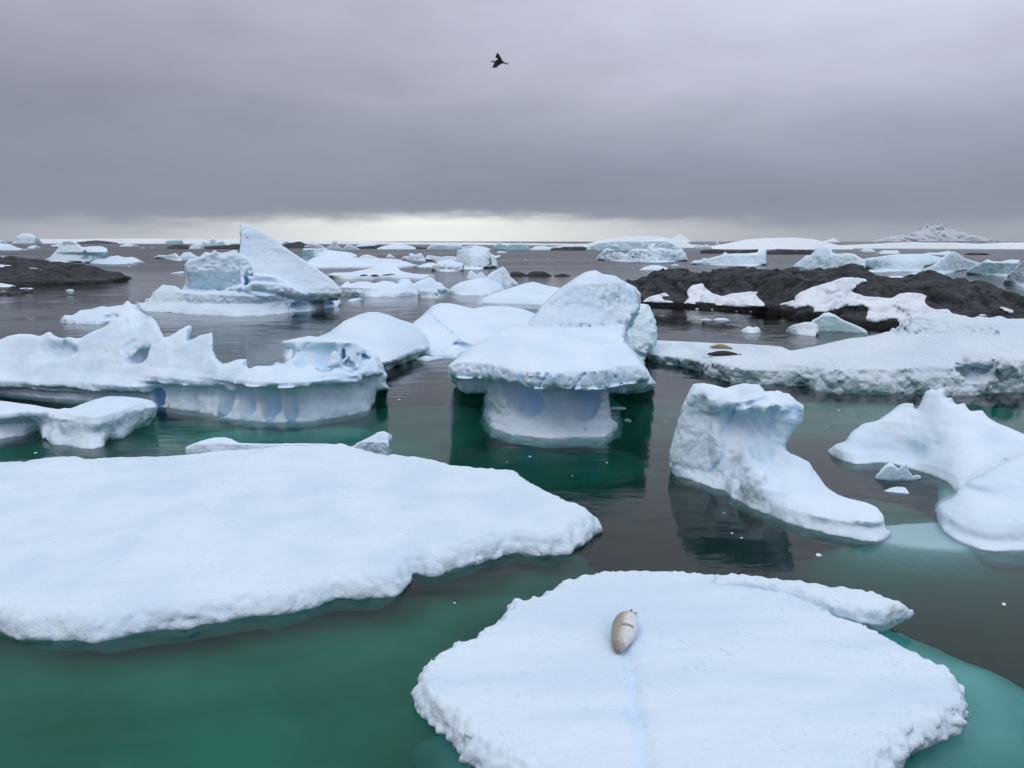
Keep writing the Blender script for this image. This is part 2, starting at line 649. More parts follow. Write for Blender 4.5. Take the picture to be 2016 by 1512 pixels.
# shallow pale banks (px, py of the centre at the surface; radii in m; depth of the crown; rotation)
BANKS = [
    (470, 850, 5, 2.6, 1.5), (640, 845, 4, 2.6, 1.7), (1085, 870, 5, 2.5, 3.0), (760, 880, 5, 4, 2.6), (1300, 820, 5, 5, 3.2),
    (250, 1240, 12, 4.5, 2.5), (640, 1190, 6, 4, 2.5), (880, 1120, 5, 4, 2.6), (1060, 1085, 3.5, 3, 2.9), (0, 1270, 8, 4, 2.5),
    (330, 1330, 13, 6.5, 3.0), (820, 1290, 7, 5, 3.4), (620, 1480, 9, 4, 3.0), (60, 1450, 9, 4, 3.2), (1010, 1130, 5, 4.5, 3.8),
    (560, 860, 9, 7, 2.2), (820, 820, 9, 9, 2.7), (1100, 890, 8, 6, 3.5), (1180, 810, 7, 9, 3.4), (330, 840, 7, 6, 2.4),
    (1640, 810, 15, 8, 2.9), (1950, 820, 14, 8, 2.8), (1400, 790, 7, 7, 3.6), (120, 850, 10, 7, 2.6), (1720, 990, 5, 4, 2.6),
]


def build_seabed():
    xs = np.linspace(-75, 75, 221)
    ys = np.linspace(8, 120, 165)
    X, Y = np.meshgrid(xs, ys, indexing='ij')
    Z = np.full(X.shape, -6.2)
    for (px, py, rx, ry, dep) in BANKS:
        c = ground(px, py)
        q = ((X - c[0]) / rx) ** 2 + ((Y - c[1] - dep * 0.6) / ry) ** 2
        Z = smax(Z, -dep - 6.0 * np.maximum(q - 0.35, 0) ** 1.0, 1.5)
    Z = np.minimum(Z + 0.35 * fbm(X * 0.35, Y * 0.35, X * 0, 3, 5), -1.3)
    Z = np.maximum(Z, -30)
    n = len(ys)
    V = np.stack([X.ravel(), Y.ravel(), Z.ravel()], 1)
    i, j = np.meshgrid(np.arange(len(xs) - 1), np.arange(n - 1), indexing='ij')
    a = (i * n + j).ravel()
    F = np.stack([a, a + n, a + n + 1, a + 1], 1)
    m = simple_material('pale_seabed', (0.60, 0.66, 0.62), 0.9, 0.1, 0.15, 0.3)
    link('seabed', make_mesh('seabed', V, F, m), kind='structure')


build_water()
build_seabed()


def build_haze():
    m = bpy.data.materials.new('sea_haze')
    m.use_nodes = True
    N = NT(m.node_tree)
    o = N.n('ShaderNodeOutputMaterial')
    v = N.n('ShaderNodeVolumePrincipled')
    v.inputs['Color'].default_value = (0.86, 0.92, 1.0, 1)
    v.inputs['Density'].default_value = HAZE
    N.l(v.outputs[0], o.inputs['Volume'])
    x0, x1, y0, y1, z0, z1 = -9100.0, 9100.0, -700.0, 14100.0, -41.5, 230.0
    V = np.array([(x, y, z) for z in (z0, z1) for y in (y0, y1) for x in (x0, x1)])
    F = np.array([(0, 2, 3, 1), (4, 5, 7, 6), (0, 1, 5, 4), (2, 6, 7, 3), (0, 4, 6, 2), (1, 3, 7, 5)])
    link('haze', make_mesh('haze', V, F, m, smooth=False), kind='stuff')


build_haze()


# ------------------------------------------------------------------ the sculpting routine for bergs and rocks
def seg_dist(px, py, pts):
    d = np.full(px.shape, 1e9, np.float32)
    for (x0, y0), (x1, y1) in zip(pts[:-1], pts[1:]):
        ex, ey = x1 - x0, y1 - y0
        t = np.clip(((px - x0) * ex + (py - y0) * ey) / (ex * ex + ey * ey + 1e-9), 0, 1)
        d = np.minimum(d, np.hypot(px - x0 - t * ex, py - y0 - t * ey))
    return d


class Lobe:
    """one mass: silhouette polygon in the photograph, its waterline, thickness and front profile"""
    def __init__(s, top, wl, T, G=None, off=0.0, k=None, foot=0.25, slab=False):
        s.wl = sorted(wl)
        s.top = top
        s.off, s.k, s.foot = off, k, foot
        s.Tl = T if isinstance(T, list) else [(0, T)]
        s.T = max(t[1] for t in s.Tl)
        s.wu = np.array([p[0] for p in s.wl], float)
        s.wy = np.array([ground(p[0], p[1])[1] for p in s.wl])
        # polygon: top outline, then far down below the waterline
        low = max(p[1] for p in s.wl)
        s.dist = float(s.wy.mean()) + off
        drop = 3.5 * FPX / s.dist + 40
        s.slab = slab
        uu = np.arange(s.wu[0] - 60, s.wu[-1] + 61, 2.0)
        kk = np.exp(-0.5 * (np.arange(-30, 31) * 2.0 / 22.0) ** 2)
        s.su, s.sy = uu, np.convolve(np.pad(np.interp(uu, s.wu, s.wy), 30, mode='edge'), kk / kk.sum(), 'valid')
        s.poly = list(top) + [(top[-1][0], low + drop), (top[0][0], low + drop)]
        if G is None:
            G = [(0, 0), (1, 0)]
        if isinstance(G, list):
            G = {0: G}
        s.G = G

    def front(s, u, Z=None):
        a = np.interp(u, s.wu, s.wy)
        if Z is not None:
            w = np.clip(Z / 0.7, 0, 1)
            a = a + (np.interp(u, s.su, s.sy) - a) * w
        return a + s.off

    def setback(s, u, Z):
        ks = sorted(s.G)
        rows = [np.interp(Z, [p[0] for p in s.G[k]], [p[1] for p in s.G[k]]) for k in ks]
        if len(ks) == 1:
            return rows[0]
        w = np.interp(u, ks, np.arange(len(ks)))
        wi = np.floor(w)
        w = w - wi
        w = wi + w * w * (3 - 2 * w)
        outv = np.zeros_like(u)
        for i in range(len(ks)):
            outv = outv + rows[i] * np.clip(1 - np.abs(w - i), 0, 1)
        return outv

    def bounds(s):
        us = [p[0] for p in s.top]
        vs = [p[1] for p in s.top]
        gm = max(p[1] for g in s.G.values() for p in g)
        gl = min(p[1] for g in s.G.values() for p in g)
        y0 = float(s.wy.min()) + s.off + min(gl, 0) - s.foot * 1.0 - 0.5
        y1 = float(s.wy.max()) + s.off + s.T + (gm if s.slab else 0)
        xs, zs = [], []
        for y in (y0, y1):
            for u in (min(us), max(us)):
                xs.append(at_y(u, 700, y)[0])
                xs.append(at_y(u, 700, y)[0])
            zs.append(at_y(CX, min(vs), y)[2])
        return min(xs), max(xs), y0, y1, max(zs)

    def field(s, X, Y, Z, kdef):
        u, v, dep = project(X, Y, Z)
        us = [p[0] for p in s.poly]
        vs = [p[1] for p in s.poly]
        m = 30
        R = Raster(s.poly, min(us) - m, max(us) + m, min(vs) - m, max(vs) + m, 420)
        zf = np.maximum(-Z, 0)
        sd = R(u, v) * (dep / FPX) + s.foot * zf
        sb = s.setback(u, Z)
        t = Y - s.front(u, Z) - sb + s.foot * zf
        gy = np.gradient(t, axis=1) if t.shape[1] > 1 else 1
        gz = np.gradient(t, axis=2)
        gx = np.gradient(t, axis=0)
        h = np.abs(np.median(gy)) + 1e-9
        nrm = np.sqrt((gx / h) ** 2 + (gy / h) ** 2 + (gz / h) ** 2)
        t = t / np.maximum(nrm, 1)
        back = s.front(u, Z) + np.interp(u, [t[0] for t in s.Tl], [t[1] for t in s.Tl]) - Y + s.foot * zf
        if s.slab:
            back = back + sb
        k = s.k if s.k is not None else kdef
        return smin(smin(sd, t, k), back, k), u, v


def sculpt(lobes, voxel=None, q=2.4, k=0.3, zmin=-0.8, noises=(), ops=(), join=0.3, ymax=None, want_field=False):
    B = [L.bounds() for L in lobes]
    dist = min(L.dist for L in lobes)
    h = voxel or q * dist / FPX
    pad = 4 * h + sum(a[2] for a in noises) * 0.8
    x0, x1 = min(b[0] for b in B) - pad, max(b[1] for b in B) + pad
    y0, y1 = min(b[2] for b in B) - pad, max(b[3] for b in B) + pad
    z1 = max(b[4] for b in B) + pad
    z0 = zmin - h
    nx, ny, nz = int((x1 - x0) / h) + 1, int((y1 - y0) / h) + 1, int((z1 - z0) / h) + 2
    # keep the grids affordable
    while nx * ny * nz > 5.5e6:
        h *= 1.06
        nx, ny, nz = int((x1 - x0) / h) + 1, int((y1 - y0) / h) + 1, int((z1 - z0) / h) + 2
    gx = (x0 + np.arange(nx) * h).astype(np.float32)
    gy = (y0 + np.arange(ny) * h).astype(np.float32)
    gz = (z0 + np.arange(nz) * h).astype(np.float32)
    X, Y, Z = np.meshgrid(gx, gy, gz, indexing='ij')
    f = None
    for L in lobes:
        fl, u, v = L.field(X, Y, Z, k)
        f = fl if f is None else smax(f, fl, join)
    f = f.astype(np.float32)
    bl = np.zeros(f.shape, np.float32) if ops else None
    L0 = lobes[0]
    for op in ops:
        kind = op[0]
        if kind in ('sub', 'add'):
            _, px, py, yo, rx, ry, rz, kk, bw = op[:9]
            gdir = op[9] if len(op) > 9 else 0
            yc = float(L0.front(np.array([px]))[0]) + yo
            c = at_y(px, py, yc)
            e = 1 - np.sqrt(((X - c[0]) / rx) ** 2 + ((Y - c[1]) / ry) ** 2 + ((Z - c[2]) / rz) ** 2)
            Mn = e > -1.2
            e[Mn] += 0.30 * fbm((X[Mn] - c[0]) / rx * 0.9, (Y[Mn] - c[1]) / ry * 0.5, (Z[Mn] - c[2]) / rz * 0.9, 2, int(px) % 11)
            e *= min(rx, ry, rz)
            if bw:
                w = np.clip(f / (1.1 * min(rx, ry, rz)), 0, 1) ** 1.3 * (e > -0.3 * min(rx, ry, rz))
                if gdir:
                    w = w * np.clip(0.45 + 0.75 * gdir * (X - c[0]) / rx, 0, 1)
                bl = np.maximum(bl, bw * w)
            f = smin(f, -e, kk) if kind == 'sub' else smax(f, e, kk)
        elif kind == 'crack':
            _, pts, wpx, dm, bw = op
            d = seg_dist(u, v, pts) / wpx
            e = np.exp(-d * d) * (np.abs(f) < 1.2)
            f = f - 0.6 * dm * e
            bl = np.maximum(bl, bw * e)
        elif kind == 'blue':      # patch of bare blue ice
            _, px, py, rpx, bw = op
            d = np.hypot(u - px, v - py) / rpx
            bl = np.maximum(bl, bw * np.clip(1.2 - d, 0, 1))
    # noise in a narrow shell
    if noises:
        amp = sum(a[2] for a in noises)
        gz_ = np.gradient(f, axis=2) / h
        M = np.abs(f) < amp * 1.6 + 2 * h
        xm, ym, zm = X[M], Y[M], Z[M]
        up = np.clip(-gz_[M], -1, 1)
        add = np.zeros(len(xm), np.float32)
        for i, a in enumerate(noises):
            mode, sc, am, st, topf, oc = (list(a) + [(1, 1, 1), 0.3, 3][len(a) - 3:])[:6]
            n = fbm(xm / sc * st[0], ym / sc * st[1], zm / sc * st[2], oc, 3 * i + 1 + int(abs(x0) * 3) % 17, mode)
            wgt = topf + (1 - topf) * np.clip((0.85 - up) / 0.5, 0, 1)
            add += (am * n * wgt).astype(np.float32)
        if bl is not None:
            add *= 1 - 0.85 * np.clip(bl[M] * 2, 0, 1)
        f[M] += add
    org = (x0, y0, z0)
    V, F = surface_nets(f, org, h)
    blue = None
    if bl is not None:
        ii = np.clip(((V - np.array(org)) / h).round().astype(int), 0, np.array(f.shape) - 1)
        blue = bl[ii[:, 0], ii[:, 1], ii[:, 2]]
    else:
        blue = np.zeros(len(V), np.float32)
    if want_field:
        return V, F, blue, (f, org, h)
    return V, F, blue


def berg(name, label, cat, lobes, mat=None, group=None, kind=None, parent=None, **kw):
    V, F, b = sculpt(lobes, **kw)
    if len(F) < 30:
        for L in lobes:
            L.foot, L.k = 0.0, (L.k or 0.1) * 0.4
        V, F, b = sculpt(lobes, **kw)
    return place(name, V, F, mat or ICE_M, b, label=label, cat=cat, group=group, kind=kind, parent=parent)


def NZ(s, rough=1.0, kind='cliff'):
    """standard noise sets; s = feature size in m"""
    if kind == 'snow':
        return (('v', s, 0.10 * s * rough, (1, 1, 1), 0.6, 3), ('r', s * 0.35, 0.03 * s * rough, (1, 1, 1.6), 0.1, 2))
    if kind == 'rough':
        return (('c', s * 0.8, 0.16 * s * rough, (1, 1, 1), 0.4, 1), ('r', s, 0.12 * s * rough, (1, 1, 1), 0.5, 3), ('b', s * 0.3, 0.07 * s * rough, (1, 1, 1), 0.5, 2))
    return (('r', s, 0.15 * s * rough, (1, 1, 0.7), 0.2, 4), ('b', s * 0.3, 0.06 * s * rough, (1, 1, 1), 0.3, 3))

# ------------------------------------------------------------------ flat floes
def floe(name, label, cat, pts, top, mat=None, k=0.35, h=0.08, zmin=-0.9, prof=((-1, 0.6), (0, 0.0), (1, 0)),
         noises=(), taper=None, blue=None, group=None, parent=None, kind=None):
    P = np.array([ground(a, b, c)[:2] for a, b, c in pts])
    x0, y0 = P.min(0) - 0.8
    x1, y1 = P.max(0) + 0.8
    if zmin < -1:
        x0 -= 1; y0 -= 1; x1 += 1; y1 += 1
    tz = [top(np.array([a]), np.array([b]))[0] for a in np.linspace(x0, x1, 25) for b in np.linspace(y0, y1, 25)]
    z1 = max(tz) + 0.5
    z0 = zmin - h
    nx, ny, nz = int((x1 - x0) / h) + 2, int((y1 - y0) / h) + 2, int((z1 - z0) / h) + 2
    gx = (x0 + np.arange(nx) * h).astype(np.float32)
    gy = (y0 + np.arange(ny) * h).astype(np.float32)
    gz = (z0 + np.arange(nz) * h).astype(np.float32)
    X2, Y2 = np.meshgrid(gx, gy, indexing='ij')
    R = Raster(P, x0, x1, y0, y1, 500)
    D2 = R(X2, Y2)
    T2 = top(X2, Y2).astype(np.float32)
    if taper:
        T2 = T2 - taper[1] * np.clip(1 - D2 / taper[0], 0, 1.5) ** 2
    Zb = gz[None, None, :]
    pr = np.interp(gz, [p[0] for p in prof], [p[1] for p in prof]).astype(np.float32)[None, None, :]
    f = smin(D2[:, :, None] + pr, T2[:, :, None] - Zb, k).astype(np.float32)
    bl = np.zeros(f.shape[:2], np.float32)
    if noises:
        amp = sum(a[2] for a in noises)
        M = np.abs(f) < amp * 1.6 + 2 * h
        I, J, K = np.nonzero(M)
        edge = np.clip(1 - D2[I, J] / 0.9, 0, 1)
        add = 0
        for i, a in enumerate(noises):
            mode, sc, am, topf, oc = a
            n = fbm(gx[I] / sc, gy[J] / sc, gz[K] / sc, oc, 3 * i + 2, mode)
            add = add + am * n * (topf + (1 - topf) * edge)
        f[M] += add
    V, F = surface_nets(f, (x0, y0, z0), h)
    b = np.zeros(len(V), np.float32) if blue is None else blue(V[:, 0], V[:, 1]).astype(np.float32)
    return place(name, V, F, mat or SNOWFIELD, b, label=label, cat=cat, group=group, parent=parent, kind=kind)


def bump2(X, Y, px, py, r, amp, z=0.6, ry=None):
    c = ground(px, py, z)
    return amp * np.exp(-(((X - c[0]) / r) ** 2 + ((Y - c[1]) / (ry or r)) ** 2))


def groove(X, Y, pts, w, depth, z=0.6):
    P = [ground(a, b, z)[:2] for a, b in pts]
    d = seg_dist(X, Y, P) / w
    return -depth * np.exp(-d * d)


# ================================================================== NEAR FLOES
def top_left(X, Y):
    z = 0.55 + 0.022 * (Y - 19) + 0.15 * fbm(X * 0.22, Y * 0.22, X * 0, 3, 4) + 0.07 * fbm(X * 0.7, Y * 0.9, X * 0, 3, 9)
    z = z + bump2(X, Y, 300, 1080, 5, 0.15) + bump2(X, Y, 60, 930, 4, 0.12, 1.0) - bump2(X, Y, 350, 912, 1.2, 0.12, 1.0)
    z = z + groove(X, Y, [(560, 920), (590, 1000), (640, 1060)], 0.7, 0.05, 0.9)
    z = z + groove(X, Y, [(820, 960), (860, 1030), (900, 1095)], 0.5, 0.05, 0.9)
    z = z + groove(X, Y, [(850, 1105), (868, 1112), (884, 1122)], 0.14, 0.25, 0.5)
    return z


floe('ice_floe', 'huge flat snow covered ice floe filling the left foreground', 'ice floe',
     [(-420, 912, 1.0), (0, 898, 1.0), (60, 900, 1.0), (170, 890, 1.0), (187, 897, 1.0), (240, 892, 1.0), (365, 884, 1.0), (450, 875, 1.05),
      (560, 869, 1.05), (680, 868, 1.0), (760, 885, 1.0), (850, 895, 0.9), (905, 909, 0.9), (1020, 922, 0.8), (1064, 951, 0.7),
      (1120, 978, 0.7), (1165, 1001, 0.6), (1184, 1022, 0.4), (1190, 1040, 0.2), (1180, 1052, 0), (1120, 1092, 0), (1060, 1098, 0), (1020, 1089, 0), (995, 1092, 0),
      (968, 1103, 0), (900, 1122, 0), (862, 1136, 0), (838, 1136, 0), (815, 1130, 0), (812, 1148, 0), (795, 1168, 0), (775, 1178, 0), (700, 1180, 0), (662, 1180, 0),
      (640, 1190, 0), (600, 1202, 0), (560, 1212, 0), (530, 1218, 0), (490, 1217, 0), (440, 1228, 0), (400, 1232, 0), (360, 1243, 0), (300, 1246, 0), (250, 1256, 0), (180, 1270, 0), (140, 1263, 0),
      (70, 1262, 0), (20, 1260, 0), (0, 1247, 0), (-80, 1230, 0), (-250, 1210, 0), (-500, 1200, 0)],
     top_left, k=0.35, h=0.088, zmin=-1.7, prof=((-1.8, -1.0), (-0.5, -0.35), (-0.1, -0.12), (0, 0.0), (0.1, 0.0), (0.7, -0.36), (1.2, -0.45)),
     noises=(('v', 1.1, 0.10, 0.12, 3), ('c', 0.9, 0.09, 0.02, 1), ('b', 0.45, 0.07, 0.05, 3)))


def top_seal(X, Y):
    z = 0.62 + 0.01 * (Y - 20) + 0.06 * fbm(X * 0.25, Y * 0.5, X * 0, 3, 3)
    a = X * 0.92 + Y * 0.38
    b = -X * 0.38 + Y * 0.92
    z = z + 0.055 * fbm(a * 0.45, b * 1.5, X * 0, 3, 8)
    z = z + groove(X, Y, [(1222, 1262), (1240, 1300), (1246, 1340), (1246, 1385)], 0.18, 0.11)
    z = z + groove(X, Y, [(1250, 1395), (1262, 1430), (1262, 1500)], 0.20, 0.11)
    z = z - bump2(X, Y, 1245, 1392, 0.26, 0.07, 0.6) + bump2(X, Y, 1245, 1382, 0.22, 0.05, 0.6)
    z = z - bump2(X, Y, 1229, 1236, 0.55, 0.06, 0.6, 1.1)
    return z


def blue_seal(X, Y):
    a = -groove(X, Y, [(1222, 1262), (1240, 1300), (1246, 1340), (1246, 1385)], 0.13, 0.12)
    b = -groove(X, Y, [(1250, 1395), (1262, 1430), (1262, 1500)], 0.15, 0.11)
    return np.maximum(a, b) + bump2(X, Y, 1245, 1396, 0.22, 0.14, 0.6) + bump2(X, Y, 1229, 1240, 0.5, 0.22, 0.6, 1.1)


SEALFLOE = [(810, 1385, 0), (822, 1355, 0.1), (830, 1325, 0.2), (880, 1290, 0.2), (928, 1265, 0.3), (945, 1246, 0.3), (974, 1233, 0.3), (970, 1225, 0.4),
            (992, 1195, 0.5), (996, 1178, 0.5), (1050, 1165, 0.6), (1102, 1137, 0.6), (1135, 1126, 0.6), (1200, 1116, 0.6), (1290, 1118, 0.6),
            (1360, 1123, 0.6), (1412, 1124, 0.6), (1560, 1158, 0.6), (1650, 1205, 0.5), (1745, 1246, 0.5), (1760, 1260, 0.5), (1830, 1290, 0.5), (1872, 1320, 0.4), (1895, 1345, 0.35),
            (1903, 1375, 0.3), (1907, 1400, 0.2), (1900, 1436, 0.1), (1875, 1452, 0), (1850, 1466, 0), (1800, 1486, 0), (1780, 1512, 0),
            (1700, 1575, 0), (1500, 1630, 0), (1250, 1640, 0), (1040, 1590, 0), (925, 1512, 0), (900, 1487, 0), (870, 1447, 0), (845, 1425, 0), (820, 1402, 0)]
seal_floe = floe('ice_floe', 'round flat ice floe in the foreground with a pale seal lying on it', 'ice floe', SEALFLOE, top_seal, mat=SNOWSTREAK, k=0.22, h=0.066, blue=blue_seal,
     zmin=-1.3, prof=((-1.4, -0.7), (-0.1, -0.12), (0, 0.0), (0.1, 0.02), (0.4, -0.10), (1, -0.45)),
     noises=(('v', 0.8, 0.05, 0.12, 2), ('c', 0.5, 0.06, 0.02, 1), ('b', 0.26, 0.09, 0.06, 2)))
# rafted plate behind it
floe('ice_floe', 'thin snowy ice plate pushed against the far right edge of the seal floe', 'ice floe',
     [(1405, 1136, 0.9), (1412, 1122, 0.9), (1470, 1126, 0.9), (1580, 1136, 0.9), (1640, 1146, 0.9), (1700, 1155, 0.9), (1745, 1167, 0.9), (1788, 1181, 0.9), (1797, 1222, 0.2),
      (1800, 1228, 0.1), (1785, 1241, 0), (1752, 1246, 0), (1738, 1250, 0.1), (1700, 1232, 0.3), (1640, 1206, 0.5), (1560, 1172, 0.6), (1480, 1150, 0.7)],
     lambda X, Y: 0.84 + 0.05 * fbm(X * 0.7, Y * 0.7, X * 0, 3, 3), k=0.22, h=0.066,
     prof=((-0.9, -0.5), (0, -0.2), (0.4, 0.04), (1, 0.0)), noises=(('v', 0.7, 0.06, 0.2, 2), ('b', 0.25, 0.05, 0.1, 2)))
# pale submerged foot of the seal floe
floe('submerged_foot', None, None,
     [(1560, 1160, -1.2), (1760, 1235, -1.2), (1890, 1295, -1.4), (1990, 1345, -1.5), (2150, 1440, -1.5), (2150, 1620, -1.5), (1900, 1660, -1.5), (1600, 1640, -1.5), (1300, 1400, -1.5), (1400, 1250, -1.5)],
     lambda X, Y: -1.25 + 0.45 * fbm(X * 0.35, Y * 0.35, X * 0, 4, 3), k=0.5, h=0.16, zmin=-3.8, prof=((-4, 1.4), (-1.5, 0.0), (0, 0)), taper=(2.6, 1.6), parent=seal_floe)
floe('submerged_foot', None, None,
     [(815, 1410, -0.6), (835, 1460, -0.8), (870, 1530, -0.8), (920, 1600, -0.8), (1100, 1640, -0.8), (1100, 1500, -0.8), (900, 1390, -0.6)],
     lambda X, Y: -1.25 + 0.45 * fbm(X * 0.6, Y * 0.6, X * 0, 4, 3), k=0.4, h=0.12, zmin=-2.8, prof=((-3, 0.3), (0, 0)), taper=(0.9, 1.0), parent=seal_floe)

# small upturned pieces on the far rim of the left floe
berg('ice_chunk', 'upturned snow block with grey end at the far rim of the left foreground floe', 'ice chunk',
     [Lobe([(660, 889), (690, 884), (705, 872), (722, 864), (745, 851), (756, 849), (768, 856), (771, 864), (765, 875), (763, 893)], [(655, 889), (765, 894)], 1.6,
           [(0, 0), (0.6, 0.0), (1.2, 0.5), (1.6, 0.9)], k=0.2)], mat=ICE_N, q=1.8, noises=NZ(0.8, 0.8))
berg('ice_floe', 'low pale ice slab lying behind the far rim of the left foreground floe', 'ice floe',
     [Lobe([(364, 892), (366, 880), (385, 872), (400, 867), (420, 862), (440, 861), (455, 864), (470, 872), (520, 874), (600, 873), (640, 874), (684, 877), (686, 890)], [(364, 893), (686, 893)], 1.2,
           [(0, 0), (0.5, 0.1), (0.7, 0.5), (1.5, 1.2)], k=0.15, foot=-0.6)], mat=ICE_N, voxel=0.06, noises=NZ(1.2, 0.5))

# ================================================================== MUSHROOM BERG
berg('iceberg', 'mushroom shaped iceberg with a wide snowy cap on a hollowed blue stalk', 'iceberg',
     [Lobe([(958, 843), (958, 822), (961, 796), (958, 771), (915, 767), (905, 762), (891, 744), (886, 721), (910, 700), (935, 681), (960, 664), (986, 651), (1041, 637), (1061, 615), (1072, 598), (1085, 583), (1104, 568), (1134, 548),
            (1152, 536), (1172, 532), (1187, 540), (1212, 542), (1232, 553), (1252, 565), (1258, 578), (1259, 603), (1247, 628), (1234, 651), (1233, 674), (1247, 693), (1262, 712), (1276, 735), (1287, 755),
            (1285, 760), (1262, 769), (1197, 770), (1195, 797), (1199, 822), (1211, 832), (1213, 846)],
           [(955, 832), (968, 843), (1010, 855), (1085, 863), (1130, 860), (1192, 861), (1213, 846)], 14,
           [(0, 0), (0.25, 0.45), (0.8, 0.8), (1.6, 0.9), (2.6, 0.75), (2.95, 0.2), (3.02, -1.1), (3.3, -1.35), (3.75, -1.3), (3.98, -1.1), (4.4, 1.2), (4.9, 4.4), (5.5, 7.4), (6.6, 8.4), (8.2, 9.2), (9.0, 10.6), (9.6, 13)],
           k=0.35, foot=0.2)],
     mat=ICE_N, zmin=-1.6, voxel=0.072, noises=(('r', 1.6, 0.10, (1, 1, 0.8), 0.05, 3), ('c', 0.6, 0.09, (1, 1, 0.6), 0.0, 1), ('b', 0.45, 0.06, (1, 1, 0.8), 0.0, 2), ('v', 3.0, 0.22, (1, 1, 1), 0.8, 2)),
     ops=[('sub', 1014, 789, 0.45, 1.75, 1.45, 1.2, 0.10, 0.9, 0.7), ('sub', 1031, 792, 1.2, 0.13, 0.75, 0.5, 0.1, 0.9), ('sub', 1078, 806, 0.30, 0.85, 1.0, 0.95, 0.04, 0.25), ('sub', 1100, 796, 0.4, 1.2, 1.15, 1.0, 0.04, 0.3),
          ('sub', 1150, 790, 0.65, 1.05, 1.5, 1.15, 0.10, 1.0, 0.9),
          ('crack', [(1232, 560), (1247, 600), (1240, 640), (1228, 680)], 3, 0.1, 0.15),
          ('crack', [(1024, 738), (1021, 750)], 2.5, 0.14, 0.7), ('crack', [(1080, 736), (1062, 760)], 2.5, 0.16, 0.55), ('crack', [(1101, 742), (1104, 752)], 3, 0.12, 0.5),
          ('crack', [(1150, 738), (1128, 765)], 2.5, 0.16, 0.4), ('crack', [(980, 745), (984, 762)], 2.5, 0.12, 0.2), ('crack', [(1158, 572), (1162, 600), (1170, 625)], 3, 0.12, 0.05)])
berg('iceberg', 'pale blue rounded iceberg peeking out behind the right shoulder of the mushroom berg', 'iceberg',
     [Lobe([(1215, 690), (1225, 620), (1255, 598), (1273, 599), (1284, 622), (1290, 655), (1289, 676), (1280, 692), (1270, 702), (1266, 716)], [(1215, 720), (1270, 718)], 6, [(0, 0), (2, 0.6), (5, 2.6), (6, 4)], k=0.8)],
     mat=ICE_TEAL, voxel=0.12, noises=NZ(2.0, 0.9), ops=[('crack', [(1240, 650), (1245, 690), (1262, 700)], 5, 0.3, 0.2)])

